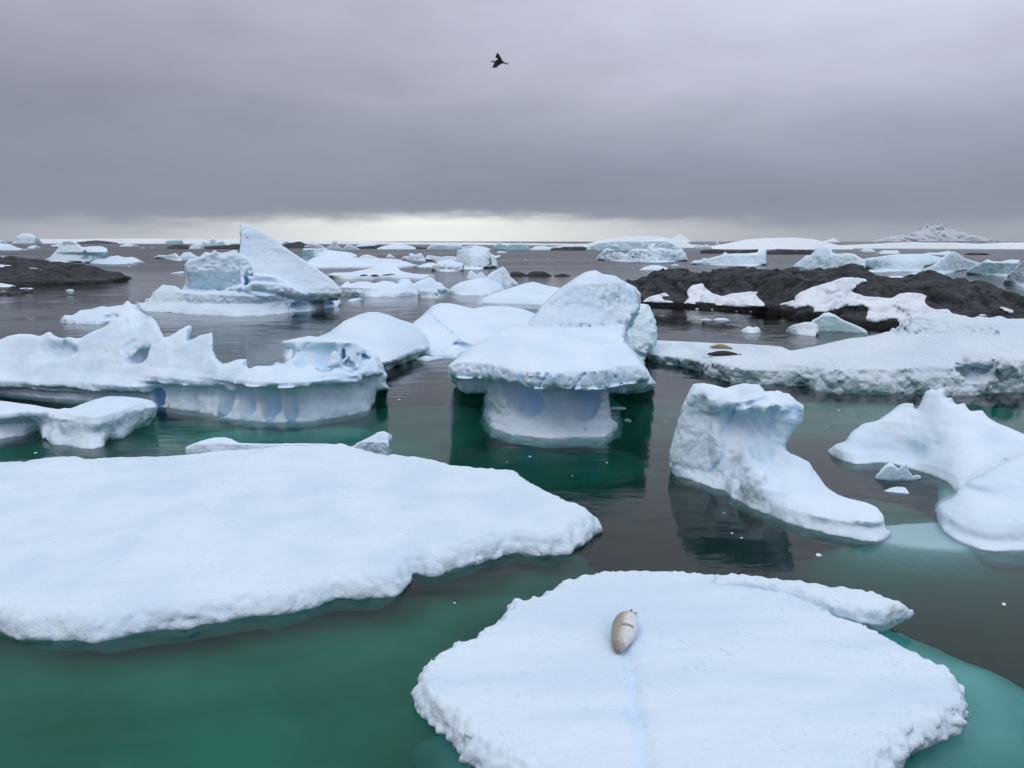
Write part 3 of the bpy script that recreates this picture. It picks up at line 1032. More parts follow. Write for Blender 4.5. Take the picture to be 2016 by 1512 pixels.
# ================================================================== LEDGE BERG (left middle)
berg('iceberg', 'long jagged iceberg at left with shark fin crests over a blue wave cut base', 'iceberg',
     [Lobe([(-120, 690), (-60, 668), (0, 671), (14, 664), (35, 660), (62, 661), (80, 666), (97, 657), (106, 664), (118, 668), (135, 667), (150, 672), (162, 671), (178, 658), (205, 645), (228, 630), (246, 628), (252, 636), (264, 637),
            (272, 641), (285, 632), (297, 628), (306, 634), (314, 655), (320, 668), (336, 663), (352, 651), (372, 642), (376, 642), (375, 652), (368, 672), (395, 662), (415, 657), (417, 668), (416, 690), (424, 705), (438, 718),
            (452, 714), (470, 708), (486, 707), (484, 716), (488, 729), (504, 722), (538, 720), (545, 713), (558, 716), (575, 703), (578, 690), (574, 684), (566, 684), (554, 674), (560, 669), (590, 665), (605, 664), (640, 668), (690, 674), (722, 690), (742, 704), (748, 716),
            (752, 730), (760, 739), (757, 752), (766, 767), (741, 770), (737, 792), (733, 802)],
           [(-120, 770), (0, 774), (60, 780), (120, 785), (175, 789), (240, 795), (330, 800), (385, 809), (440, 820), (500, 829), (560, 831), (620, 828), (690, 816), (720, 808), (735, 799)], 9,
           {0: [(0, 0), (0.45, 0.3), (0.6, -0.8), (1.1, -0.8), (1.5, 0.2), (3.0, 2.6), (5.5, 5.5)],
            250: [(0, 0), (0.8, 0.4), (0.95, -0.9), (1.4, -1.0), (2.0, 0.2), (3.5, 1.8), (5.8, 4.5)],
            340: [(0, 0), (1.2, 0.6), (1.6, 0.4), (1.75, -0.7), (2.1, -0.8), (2.6, 0.3), (4.0, 1.6), (5.8, 4.0)],
            540: [(0, 0), (1.1, 0.45), (2.0, 0.5), (2.25, 0.1), (2.32, -0.8), (2.6, -0.9), (3.1, 0.2), (4.0, 2.4), (5.6, 3.6)],
            740: [(0, 0), (1.1, 0.3), (2.0, 0.4), (2.15, 0.2), (2.25, -0.7), (2.6, -0.8), (3.3, 0.1), (4.3, 0.9), (4.7, 0.2), (5.0, 1.2), (5.4, 4)]},
           k=0.35, foot=-0.15)],
     mat=ICE_N, zmin=-1.6, voxel=0.1, noises=(('v', 3.2, 0.30, (1, 1, 1), 0.9, 3), ('r', 1.5, 0.13, (1, 1, 0.8), 0.35, 4), ('c', 1.6, 0.05, (1, 1, 0.8), 0.3, 1), ('b', 0.5, 0.05, (1, 1, 1), 0.1, 2)),
     ops=[('sub', 317, 783, 0.4, 0.5, 1.1, 0.75, 0.2, 0.6), ('sub', 482, 796, 0.25, 0.75, 0.65, 1.25, 0.2, 0.6, 0.8), ('sub', 530, 797, 0.25, 0.7, 0.75, 1.2, 0.15, 0.8, 0.9), ('sub', 572, 798, 0.25, 0.45, 0.55, 1.15, 0.12, 0.6, 1.0), ('sub', 440, 797, 0.3, 0.8, 0.7, 1.1, 0.2, 0.35, 0.8),
          ('sub', 592, 702, 1.4, 0.5, 0.9, 0.7, 0.12, 0.5, -0.7), ('sub', 640, 702, 1.1, 1.6, 1.0, 0.75, 0.25, 0.3), ('sub', 634, 690, 1.7, 0.16, 0.3, 0.26, 0.08, 0.6), ('sub', 677, 699, 1.5, 0.13, 0.3, 0.36, 0.08, 0.6), ('sub', 708, 702, 1.5, 0.5, 0.6, 0.22, 0.08, 0.55),
          ('add', 662, 715, 0.9, 0.35, 0.7, 0.8, 0.2, 0), ('add', 706, 722, 0.8, 0.4, 0.6, 0.8, 0.2, 0), ('sub', 685, 722, 0.5, 0.35, 0.5, 0.5, 0.1, 0.3), ('sub', 640, 728, 0.4, 0.5, 0.5, 0.3, 0.1, 0.25), ('crack', [(640, 730), (665, 722), (690, 735), (718, 720)], 3, 0.18, 0.3), ('crack', [(600, 748), (660, 742), (700, 745)], 3, 0.16, 0.25),
          ('crack', [(690, 715), (715, 742), (732, 730)], 3, 0.15, 0.3), ('crack', [(242, 690), (250, 680), (262, 672)], 4, 0.25, 0.08), ('sub', 100, 690, 2.0, 2.4, 0.9, 0.8, 0.5, 0), ('sub', 300, 700, 2.0, 2.0, 0.9, 0.8, 0.5, 0)])
berg('iceberg', 'smooth snow dome iceberg with an undercut teal edge joined behind the jagged berg', 'iceberg',
     [Lobe([(560, 700), (590, 672), (625, 665), (650, 655), (678, 632), (705, 620), (725, 613), (745, 613), (762, 617), (790, 629), (812, 636), (828, 647), (838, 660), (846, 682), (842, 696), (826, 702), (818, 712), (800, 717), (775, 722), (765, 732), (750, 740), (640, 742)],
           [(560, 742), (640, 742), (750, 738), (800, 721), (845, 700)], 18, [(0, 0.6), (0.5, 0.4), (0.7, -0.4), (1.0, -0.4), (1.5, 1.2), (2.4, 5), (3.6, 10), (5, 17)], k=0.8)],
     mat=ICE_M, voxel=0.15, noises=(('v', 4, 0.2, (1, 1, 1), 0.7, 2), ('b', 0.9, 0.12, (1, 1, 1.2), 0.0, 3)))
berg('iceberg', 'broad white iceberg with long diagonal stripes and cracks left of the mushroom berg', 'iceberg',
     [Lobe([(800, 668), (815, 636), (832, 623), (850, 604), (868, 598), (885, 598), (910, 604), (932, 609), (960, 604), (1000, 604), (1030, 610), (1060, 622), (1080, 650), (1060, 690)],
           [(800, 698), (850, 704), (900, 705), (920, 697), (930, 690), (1060, 690)], 26, [(0, 0), (0.3, 0.1), (0.6, 1.0), (1.2, 4), (2.4, 12), (3.6, 19), (4.5, 26)], k=0.7)],
     mat=ICE_M, voxel=0.18, noises=(('r', 5, 0.16, (0.4, 1.3, 1), 0.9, 3), ('v', 1.2, 0.07, (1, 1, 1), 0.4, 2)),
     ops=[('crack', [(845, 618), (862, 634), (885, 652), (900, 662), (912, 680)], 1.6, 0.35, 0.3), ('sub', 915, 683, 2.0, 1.2, 1.2, 0.5, 0.3, 0.25), ('crack', [(860, 700), (890, 680), (905, 672)], 2.2, 0.2, 0.15),
          ('crack', [(850, 680), (880, 662)], 2, 0.15, 0.1)])
berg('iceberg', 'flat topped snowy iceberg with a peaked roofline behind the striped berg', 'iceberg',
     [Lobe([(942, 600), (950, 588), (960, 582), (990, 572), (1020, 562), (1050, 555), (1075, 562), (1105, 568), (1140, 580)], [(942, 604), (1140, 610)], 26, [(0, 0), (0.8, 0.3), (1.2, 2), (4.5, 24)], k=0.6)],
     mat=ICE_M, voxel=0.25, noises=(('v', 4, 0.3, (1, 1, 1), 0.5, 3),))

# ================================================================== lower left berg
berg('iceberg', 'small lumpy iceberg at the left edge with arched undercut and tilted grey block', 'iceberg',
     [Lobe([(100, 850), (105, 825), (128, 806), (137, 806), (165, 794), (190, 785), (212, 780), (245, 780), (275, 783), (300, 789), (308, 796), (308, 805), (303, 825), (296, 836), (285, 842), (268, 850), (245, 864), (225, 867), (212, 872)],
           [(80, 873), (118, 876), (140, 878), (165, 883), (178, 885), (205, 880), (215, 869), (240, 866), (268, 851), (300, 838)], 4.5,
           {110: [(0, 0), (0.4, 0.4), (1.1, 0.9), (1.6, 1.6), (2.0, 3)], 200: [(0, 0), (0.5, 0.3), (1.2, 0.2), (1.55, 0.4), (1.9, 2.0), (2.4, 4)], 290: [(0, 0), (0.6, -0.2), (1.3, -0.3), (1.6, 0.2), (2.0, 1.6)]}, k=0.4, foot=-0.4),
      Lobe([(-140, 800), (-60, 788), (0, 791), (55, 796), (90, 802), (125, 808), (140, 815), (140, 840), (100, 862), (78, 871)], [(-140, 866), (0, 864), (45, 856), (80, 848), (82, 871), (110, 876), (140, 876)], 5.0,
           {-100: [(0, 0), (0.8, 0.3), (1.4, 0.8), (1.9, 3.5)], 60: [(0, 0), (0.7, 0.4), (1.2, -0.7), (1.45, -0.6), (1.7, 1.0), (2.0, 3.0)], 120: [(0, 0), (0.5, .5), (1.3, 0.8), (1.9, 3)]}, k=0.35, foot=-0.3)],
     mat=ICE_N, zmin=-1.2, voxel=0.08, join=0.5, noises=(('v', 1.5, 0.14, (1, 1, 1), 0.5, 2), ('b', 0.8, 0.10, (1, 1, 0.6), 0.1, 3), ('r', 0.4, 0.03, (1, 1, 1), 0.2, 2)),
     ops=[('sub', 40, 838, 0.0, 1.5, 1.3, 0.75, 0.3, 0.2), ('sub', 170, 848, -0.2, 0.5, 0.4, 0.6, 0.3, 0.08), ('sub', 150, 822, -0.2, 0.25, 0.4, 0.35, 0.2, 0.05)])

# ================================================================== BOOT BERG
berg('iceberg', 'boot shaped iceberg with a fluted column and a long smooth toe right of centre', 'iceberg',
     [Lobe([(1322, 934), (1321, 905), (1322, 889), (1330, 862), (1337, 832), (1345, 807), (1354, 785), (1362, 770), (1366, 757), (1384, 755), (1407, 759), (1429, 765), (1440, 760), (1452, 757), (1463, 754), (1480, 756), (1497, 756), (1500, 762), (1505, 767), (1503, 772), (1520, 767), (1532, 764),
            (1545, 762), (1556, 760), (1568, 769), (1572, 777), (1585, 789), (1588, 800), (1585, 815), (1580, 829), (1570, 840), (1558, 853), (1548, 868), (1543, 877), (1548, 887), (1556, 893), (1575, 901), (1592, 909), (1598, 920), (1607, 936), (1622, 956), (1647, 973), (1672, 981), (1705, 987),
            (1728, 997), (1733, 1006), (1736, 1025), (1742, 1038), (1749, 1047), (1747, 1062)],
           [(1321, 932), (1335, 937), (1360, 944), (1382, 951), (1404, 961), (1428, 965), (1440, 980), (1461, 990), (1478, 999), (1496, 1007), (1536, 1022), (1550, 1029), (1585, 1039), (1620, 1048), (1647, 1054), (1697, 1064), (1725, 1066), (1748, 1060)], [(1322, 3.5), (1400, 5.5), (1550, 5.2), (1600, 4.6), (1650, 2.9), (1700, 2.4), (1749, 1.6)],
           {1335: [(0, 0), (0.8, 0.05), (1.6, 0.2), (3.9, 0.9), (4.1, 1.3), (4.6, 3)],
            1400: [(0, 0), (0.4, 0.6), (1.2, 0.9), (2.0, 1.0), (3.0, 1.5), (3.6, 0.7), (3.9, 0.7), (4.1, 1.1), (4.6, 3)],
            1460: [(0, 0), (0.6, 0.5), (1.1, 1.0), (1.6, 1.9), (2.2, 3.0), (2.8, 3.3), (3.2, 3.1), (3.5, 2.1), (3.8, 2.3), (4.1, 3.2), (4.6, 4)],
            1540: [(0, 0), (0.5, 0.3), (0.8, 0.9), (1.2, 2.2), (1.6, 3.4), (2.3, 4.2), (3.0, 4.2), (3.5, 3.6), (3.8, 3.8), (4.3, 5.2)],
            1640: [(0, 0), (0.3, 0.3), (0.5, 0.35), (0.62, 0.8), (0.85, 2.2), (1.1, 3.6), (2, 5)],
            1735: [(0, 0), (0.2, 0.25), (0.4, 0.5), (0.6, 0.25), (0.72, 0.9), (0.9, 3), (2, 5)]}, k=0.3, foot=-0.35)],
     mat=ICE_N, zmin=-1.6, voxel=0.06, noises=(('v', 1.6, 0.10, (1, 1, 0.7), 0.5, 2), ('r', 0.9, 0.07, (1, 1, 0.6), 0.15, 4), ('c', 1.3, 0.05, (1, 1, 0.7), 0.15, 1), ('b', 0.3, 0.03, (1, 1, 1), 0.2, 2)),
     ops=[('sub', 1487, 842, 2.6, 0.35, 0.9, 1.2, 0.15, 0.3, 0.6), ('sub', 1525, 838, 3.3, 0.4, 1.0, 1.1, 0.15, 0.45, 0.6), ('sub', 1572, 808, 3.9, 0.3, 0.8, 0.8, 0.15, 0.4), ('sub', 1463, 935, 0.7, 0.4, 0.6, 0.6, 0.2, 0.15), ('sub', 1375, 800, 0.6, 0.5, 0.5, 0.6, 0.2, 0.05),
          ('sub', 1440, 822, 1.0, 0.62, 1.3, 1.15, 0.25, 0.32), ('sub', 1503, 858, 2.8, 0.5, 1.1, 1.0, 0.3, 0.3), ('sub', 1553, 815, 3.6, 0.30, 0.7, 0.9, 0.2, 0.25), ('sub', 1466, 868, 1.4, 0.28, 0.6, 0.5, 0.2, 0.2),
          ('crack', [(1405, 815), (1438, 803), (1470, 796), (1505, 785)], 5, 0.16, 0.22), ('crack', [(1450, 800), (1440, 816), (1434, 832)], 4, 0.12, 0.5), ('crack', [(1425, 880), (1420, 905), (1400, 930)], 3.5, 0.22, 0.35),
          ('sub', 1420, 905, 0.3, 0.7, 0.5, 0.7, 0.3, 0.1), ('sub', 1481, 965, 0.0, 0.28, 0.45, 0.5, 0.2, 0.05), ('add', 1490, 950, 0.9, 0.35, 0.6, 0.5, 0.5, 0), ('crack', [(1499, 1008), (1503, 985)], 2.5, 0.12, 0.1), ('crack', [(1403, 962), (1403, 945)], 2, 0.1, 0.1)])

# ================================================================== RIGHT BERG
right_berg = berg('iceberg', 'smooth white iceberg at the right edge with a knobbly peak and a rounded lower lobe', 'iceberg',
     [Lobe([(1629, 893), (1630, 887), (1646, 873), (1657, 870), (1664, 866), (1673, 852), (1698, 833), (1730, 827), (1752, 813), (1771, 797), (1782, 793), (1798, 794), (1800, 805), (1804, 807), (1813, 796), (1819, 780), (1823, 771),
            (1835, 766), (1842, 770), (1850, 764), (1862, 768), (1860, 778), (1864, 784), (1878, 781), (1876, 790), (1884, 796), (1899, 793), (1903, 803), (1910, 811), (1933, 809), (1943, 822), (1960, 833), (1991, 845), (2016, 856), (2120, 890), (2120, 980)],
           [(1629, 893), (1645, 900), (1661, 908), (1686, 915), (1720, 912), (1750, 912), (1786, 921), (1827, 933), (1857, 945), (1882, 957), (1900, 965), (2120, 1010)], [(1629, 0.9), (1650, 1.6), (1700, 2.9), (1800, 4.4), (1900, 6), (2100, 8)],
           {1640: [(0, 0), (0.4, 0.2), (1.0, 1.2), (1.6, 3)], 1740: [(0, 0), (0.5, 0.9), (1.2, 1.3), (1.8, 1.7), (2.4, 3.2)], 1840: [(0, 0), (0.4, 0.4), (1.2, 1.6), (2.4, 3.0), (3.3, 3.8), (4.0, 5)],
            1950: [(0, 0), (0.5, 0.8), (1.5, 2.6), (2.4, 4.6), (3, 6)], 2100: [(0, 0), (1, 1.5), (2.2, 4.8), (3, 6)]}, k=0.3, foot=-0.3),
      Lobe([(1844, 1022), (1842, 1012), (1846, 1000), (1854, 991), (1870, 983), (1880, 975), (1882, 962), (1890, 952), (1905, 945), (1935, 930), (1970, 915), (2016, 893), (2120, 860), (2140, 1050)],
           [(1842, 1014), (1845, 1030), (1858, 1046), (1881, 1061), (1905, 1071), (1930, 1079), (1960, 1084), (2016, 1084), (2140, 1075)], 8,
           {1860: [(0, 0), (0.25, 0.4), (0.5, 0.5), (0.8, 1.4), (1.2, 3)], 1930: [(0, 0), (0.2, 0.35), (0.45, 0.4), (0.7, 0.7), (0.95, 1.5), (1.2, 2.6), (1.5, 2.9), (1.9, 6)],
            2050: [(0, 0), (0.2, 0.35), (0.5, 0.5), (0.8, 0.8), (1.1, 1.7), (1.4, 2.8), (1.75, 3.1), (2.2, 6)]}, k=0.35, foot=0.0)],
     mat=ICE_N, zmin=-1.6, voxel=0.07, join=0.7, noises=(('v', 1.8, 0.16, (1, 1, 1), 0.6, 2), ('r', 0.9, 0.05, (1, 1, 1), 0.2, 3), ('b', 0.35, 0.03, (1, 1, 1), 0.15, 2)),
     ops=[('sub', 1850, 812, 1.8, 0.5, 0.6, 0.45, 0.3, 0.05), ('sub', 1905, 835, 3.0, 0.9, 0.9, 0.45, 0.4, 0.03), ('sub', 1775, 878, 0.2, 1.2, 0.9, 0.8, 0.5, 0.12), ('crack', [(1793, 818), (1796, 850)], 3, 0.1, 0.05),
          ('crack', [(1894, 952), (1930, 935), (1980, 905)], 4, 0.15, 0.05)])
floe('submerged_foot', None, None,
     [(1440, 1090, -1), (1560, 1040, -1), (1700, 1020, -1), (1785, 965, -1), (1850, 945, -1), (1960, 985, -1), (2150, 1010, -1), (2150, 1260, -1), (1950, 1280, -1), (1750, 1270, -1), (1560, 1220, -1), (1450, 1140, -1)],
     lambda X, Y: np.minimum(-6.0 + bump2(X, Y, 1785, 1070, 3.8, 6.4, -0.5, 2.2) + bump2(X, Y, 1910, 1085, 2.8, 2.6, -0.5, 1.6) + bump2(X, Y, 1830, 1010, 2.0, 3.6, -0.5, 2.8), -0.30 - 0.05 * X * 0) + 0.14 * fbm(X * 0.6, Y * 0.6, X * 0, 3, 3),
     k=0.8, h=0.17, zmin=-6.2, prof=((-7, 0.5), (0, 0)), parent=right_berg)
berg('ice_chunk', 'jagged little ice bit with two peaks afloat in the bay of the right iceberg', 'ice chunk',
     [Lobe([(1724, 943), (1728, 934), (1738, 921), (1750, 911), (1757, 912), (1763, 918), (1768, 924), (1776, 918), (1784, 914), (1787, 926), (1793, 933), (1797, 938), (1803, 935), (1811, 937), (1816, 947)], [(1724, 944), (1770, 950), (1816, 948)], 1.0,
           [(0, 0), (0.2, 0.15), (0.9, 0.6)], k=0.15, foot=-1.3)], mat=ICE_N, voxel=0.035, noises=NZ(0.4, 1.0))
berg('ice_chunk', 'thin flat ice scrap just in front of the two peaked ice bit', 'ice chunk',
     [Lobe([(1740, 967), (1752, 961), (1765, 958), (1780, 959), (1788, 965), (1791, 972)], [(1740, 967), (1765, 970), (1791, 972)], 0.5, [(0, 0), (0.15, 0.3)], k=0.05, foot=-0.5)], mat=ICE_N, voxel=0.025, noises=NZ(0.25, 0.7))

# ================================================================== ROUGH RIGHT FLOE
right_floe = berg('ice_floe', 'long thick rubbly snow floe on the right carrying two resting seals', 'ice floe',
     [Lobe([(1268, 706), (1270, 692), (1284, 677), (1296, 671), (1340, 672), (1400, 676), (1450, 676), (1500, 679), (1540, 683), (1556, 691), (1572, 688), (1600, 683), (1640, 674), (1672, 667), (1699, 665), (1722, 661), (1744, 655), (1757, 654),
            (1762, 657), (1778, 651), (1798, 643), (1812, 639), (1827, 634), (1850, 629), (1872, 622), (1884, 625), (1891, 632), (1899, 625), (1909, 631), (1926, 622), (1950, 626), (1968, 622), (1984, 628), (2016, 627), (2160, 622), (2160, 700)],
           [(1268, 708), (1300, 715), (1340, 721), (1366, 726), (1400, 741), (1440, 752), (1500, 756), (1526, 757), (1581, 757), (1608, 768), (1650, 771), (1737, 775), (1800, 772), (1860, 777), (1904, 780), (1943, 772), (2016, 770), (2160, 768)], [(1268, 13), (1400, 15), (1550, 14.5), (1650, 17), (1850, 19), (2160, 19)],
           {1280: [(0, 0.4), (0.5, -0.2), (0.7, -0.3), (0.85, 0.6), (1.05, 14)], 1420: [(0, 0.3), (0.8, -0.3), (1.1, -0.2), (1.25, 1.5), (1.4, 5), (1.6, 16)],
            1550: [(0, 0), (0.9, -0.1), (1.5, 0.4), (1.75, 2.5), (2.1, 9), (2.4, 16)], 1700: [(0, 0), (0.9, 0.0), (1.7, 0.5), (2.1, 2.5), (2.7, 9), (3.3, 14)],
            1850: [(0, 0), (1.0, 0.1), (1.9, 0.7), (2.4, 3), (3.5, 8), (4.6, 13)], 2100: [(0, 0), (1.2, 0.0), (2.3, 0.5), (2.7, 3), (3.9, 8), (4.8, 13)]}, k=0.6, foot=0.0)],
     mat=ICE_R, voxel=0.13, zmin=-0.7,
     noises=(('b', 1.5, 0.16, (1, 1, 0.8), 0.12, 3), ('c', 1.1, 0.22, (1, 1, 0.9), 0.06, 1), ('v', 2.6, 0.22, (1, 1, 1), 0.4, 2), ('b', 0.5, 0.10, (1, 1, 1), 0.14, 2)),
     ops=[('add', 1940, 716, 2.0, 2.0, 2.0, 0.9, 0.6, 0), ('sub', 1925, 735, 0.8, 1.3, 1.2, 0.5, 0.4, 0.1), ('add', 1860, 640, 12.0, 3, 3, 1.0, 1.0, 0)])

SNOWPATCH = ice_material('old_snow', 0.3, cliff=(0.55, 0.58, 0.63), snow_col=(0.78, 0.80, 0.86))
# ================================================================== ROCK ISLANDS
def rock(label, lobes, snow_polys, voxel, lift=0.3, nz=None, **kw):
    nz = nz or (('b', 7.0, 1.1, (1.2, 1, 0.5), 0.9, 3), ('c', 4.5, 0.55, (1.0, 1, 0.55), 1.0, 1), ('r', 2.0, 0.30, (1.3, 1, 0.35), 0.9, 3), ('v', 0.8, 0.10, (1, 1, 1), 0.8, 2))
    V, F, b, (f, org, h) = sculpt(lobes, voxel=voxel, noises=nz, want_field=True, **kw)
    root = place('rock_island', V, F, ROCK, b, label=label, cat='rock island')
    nx, ny, nzz = f.shape
    gx, gy, gz = (org[0] + np.arange(nx) * h), (org[1] + np.arange(ny) * h), (org[2] + np.arange(nzz) * h)
    up = np.gradient(f, axis=2) / h
    for poly in snow_polys:
        us, vs = [p[0] for p in poly], [p[1] for p in poly]
        a = [at_y(u, 600, y)[0] for u in (min(us) - 6, max(us) + 6) for y in (gy[0], gy[-1])]
        i0, i1 = np.searchsorted(gx, min(a)), np.searchsorted(gx, max(a))
        i0, i1 = max(i0 - 1, 0), min(i1 + 1, nx)
        sub = f[i0:i1]
        X, Y, Z = np.meshgrid(gx[i0:i1].astype(np.float32), gy.astype(np.float32), gz.astype(np.float32), indexing='ij')
        u, v, dep = project(X, Y, Z)
        R = Raster(poly, min(us) - 12, max(us) + 12, min(vs) - 12, max(vs) + 12, 300)
        sd = R(u, v) * dep / FPX
        nn = 0.14 * fbm(X / 1.3, Y / 1.3, Z / 1.3, 2, 7)
        g = smin(sub + lift + nn, sd + nn * 0.8, lift * 0.7)
        # only the camera-facing shell: drop whatever lies deep inside the rock
        g = np.minimum(g, 1.3 - sub)
        # keep the nearest run along the depth axis
        V2, F2 = surface_nets(g.astype(np.float32), (gx[i0], org[1], org[2]), h)
        if len(F2) > 8:
            for (a_, b_, c_) in pieces(V2, F2, np.zeros(len(V2)), 6, 0.04):
                place('snow_patch', a_, b_, SNOWPATCH, c_, parent=root)
    return root


rock('dark rock island on the right with white snow banks on its near slope',
     [Lobe([(1225, 575), (1236, 552), (1255, 548), (1272, 545), (1284, 536), (1297, 530), (1320, 529), (1345, 531), (1362, 537), (1380, 541), (1390, 537), (1405, 535), (1410, 538), (1418, 533), (1440, 533), (1452, 535), (1475, 533), (1505, 533),
            (1525, 534), (1540, 529), (1562, 527), (1580, 530), (1600, 531), (1614, 526), (1640, 522), (1680, 524), (1700, 525), (1708, 534), (1725, 544), (1740, 560), (1760, 600)],
           [(1225, 603), (1290, 604), (1340, 606), (1400, 611), (1500, 616), (1560, 626), (1640, 636), (1760, 646)], 34,
           [(0, 0), (1.0, 0.8), (1.7, 4), (3.0, 9), (5, 14), (7, 22), (9, 30)], k=2.5, foot=0.6, off=1.0),
      Lobe([(1650, 610), (1672, 576), (1692, 561), (1720, 551), (1765, 547), (1800, 545), (1840, 542), (1880, 542), (1905, 545), (1925, 553), (1950, 562), (1975, 572), (2000, 580), (2030, 592), (2110, 630), (2110, 660)],
           [(1650, 642), (1760, 648), (1900, 655), (2110, 660)], 26,
           [(0, 0), (1.2, 1), (2.0, 4), (3.2, 8), (5, 12), (6.5, 18), (8, 24)], k=2.5, foot=0.6)],
     [[(1264, 594), (1275, 586), (1290, 580), (1310, 576), (1320, 583), (1305, 586), (1306, 591), (1327, 593), (1327, 597), (1300, 597)],
      [(1344, 597), (1355, 588), (1351, 575), (1362, 562), (1384, 557), (1388, 565), (1402, 577), (1422, 584), (1440, 577), (1493, 573), (1489, 582), (1505, 597), (1506, 603), (1497, 607), (1455, 605), (1425, 603), (1400, 598), (1372, 595), (1368, 600), (1350, 600)],
      [(1532, 599), (1545, 595), (1565, 590), (1566, 583), (1577, 574), (1600, 565), (1640, 553), (1660, 546), (1690, 546), (1713, 552), (1695, 558), (1674, 574), (1700, 582), (1730, 584), (1754, 587), (1770, 578), (1790, 576), (1812, 578),
       (1827, 583), (1821, 592), (1825, 602), (1840, 609), (1868, 608), (1875, 620), (1890, 632), (1900, 655), (1850, 655), (1825, 638), (1800, 630), (1772, 637), (1760, 627), (1730, 635), (1704, 632), (1705, 622), (1710, 608), (1700, 602), (1665, 604),
       (1640, 613), (1600, 618), (1603, 607), (1590, 603), (1568, 609), (1560, 605), (1540, 602)],
      [(1960, 601), (1975, 604), (2003, 614), (1984, 618)], [(1920, 623), (1935, 616), (1950, 623), (1940, 627)]],
     voxel=0.29, k=2.5, join=1.5,
     ops=[('crack', [(1400, 536), (1394, 560), (1385, 575)], 3, 0.9, 0), ('crack', [(1500, 545), (1488, 570), (1480, 590)], 3, 0.9, 0), ('crack', [(1530, 535), (1518, 560), (1500, 580)], 3, 0.7, 0),
          ('crack', [(1330, 560), (1332, 580)], 2, 0.4, 0), ('crack', [(1905, 548), (1925, 580), (1945, 610)], 4, 0.9, 0), ('crack', [(1740, 560), (1755, 575)], 3, 0.5, 0), ('crack', [(1622, 530), (1600, 545), (1560, 560)], 3, 0.6, 0)])
rock('low dark rock point reaching in from the left edge with thin snow streaks',
     [Lobe([(-160, 506), (-60, 505), (0, 507), (20, 507), (50, 511), (85, 514), (100, 517), (130, 518), (155, 520), (178, 524), (198, 532), (215, 538), (235, 540), (250, 547), (259, 551)],
           [(-160, 562), (0, 562), (100, 561), (190, 559), (220, 556), (259, 551)], 40, [(0, 0), (0.8, 1), (1.6, 5), (3, 12), (5, 22), (7, 34)], k=2.0, off=1),
      Lobe([(-160, 560), (0, 560), (30, 564), (60, 568), (75, 564), (95, 566), (112, 571), (147, 573)], [(-160, 578), (60, 578), (100, 575), (147, 574)], 9, [(0, 0), (0.5, 0.8), (1.5, 4)], k=0.8)],
     [[(-60, 520), (0, 521), (24, 523), (8, 526), (-60, 527)], [(42, 523), (60, 527), (73, 528), (86, 532), (60, 529)], [(-60, 555), (0, 557), (34, 563), (12, 567), (-60, 567)],
      [(37, 568), (48, 566), (66, 567), (64, 570), (45, 570)], [(2, 574), (8, 572), (14, 574), (8, 576)]],
     voxel=0.34, k=2.0, join=0.8, lift=0.35, nz=(('b', 9.0, 1.2, (0.8, 1.3, 0.5), 0.7, 4), ('c', 5.0, 0.45, (0.7, 1.2, 0.8), 0.8, 1), ('r', 2.0, 0.22, (0.7, 1, 0.8), 0.8, 3)))
for i, (top, wl, lab) in enumerate([
        ([(1000, 542), (1008, 535), (1020, 535), (1032, 539), (1040, 543)], [(1000, 544), (1040, 544)], 'flat dark rock awash left of its rounder neighbour behind the peaked white berg'),
        ([(1037, 542), (1044, 536), (1055, 534), (1072, 535), (1086, 543)], [(1037, 544), (1086, 544)], 'rounded dark rock poking from open water behind the peaked white berg'),
        ([(1090, 543), (1100, 541), (1108, 539), (1116, 541), (1124, 543)], [(1090, 544), (1124, 544)], 'tiniest dark skerry at the right end of the row of low rocks')]):
    V, F, b = sculpt([Lobe(top, wl, 9, [(0, 0), (1.5, 4)], k=0.6)], q=1.5, k=0.6, noises=(('r', 2.5, 0.2, (1, 1, 1), 0.6, 2),))
    place('rock', V, F, ROCK, b, label=lab, cat='rock', group='low rocks in the open water')
ICE_S = ice_material('ice_layered', 0.3, cliff=(0.50, 0.61, 0.70), stain=0.35)
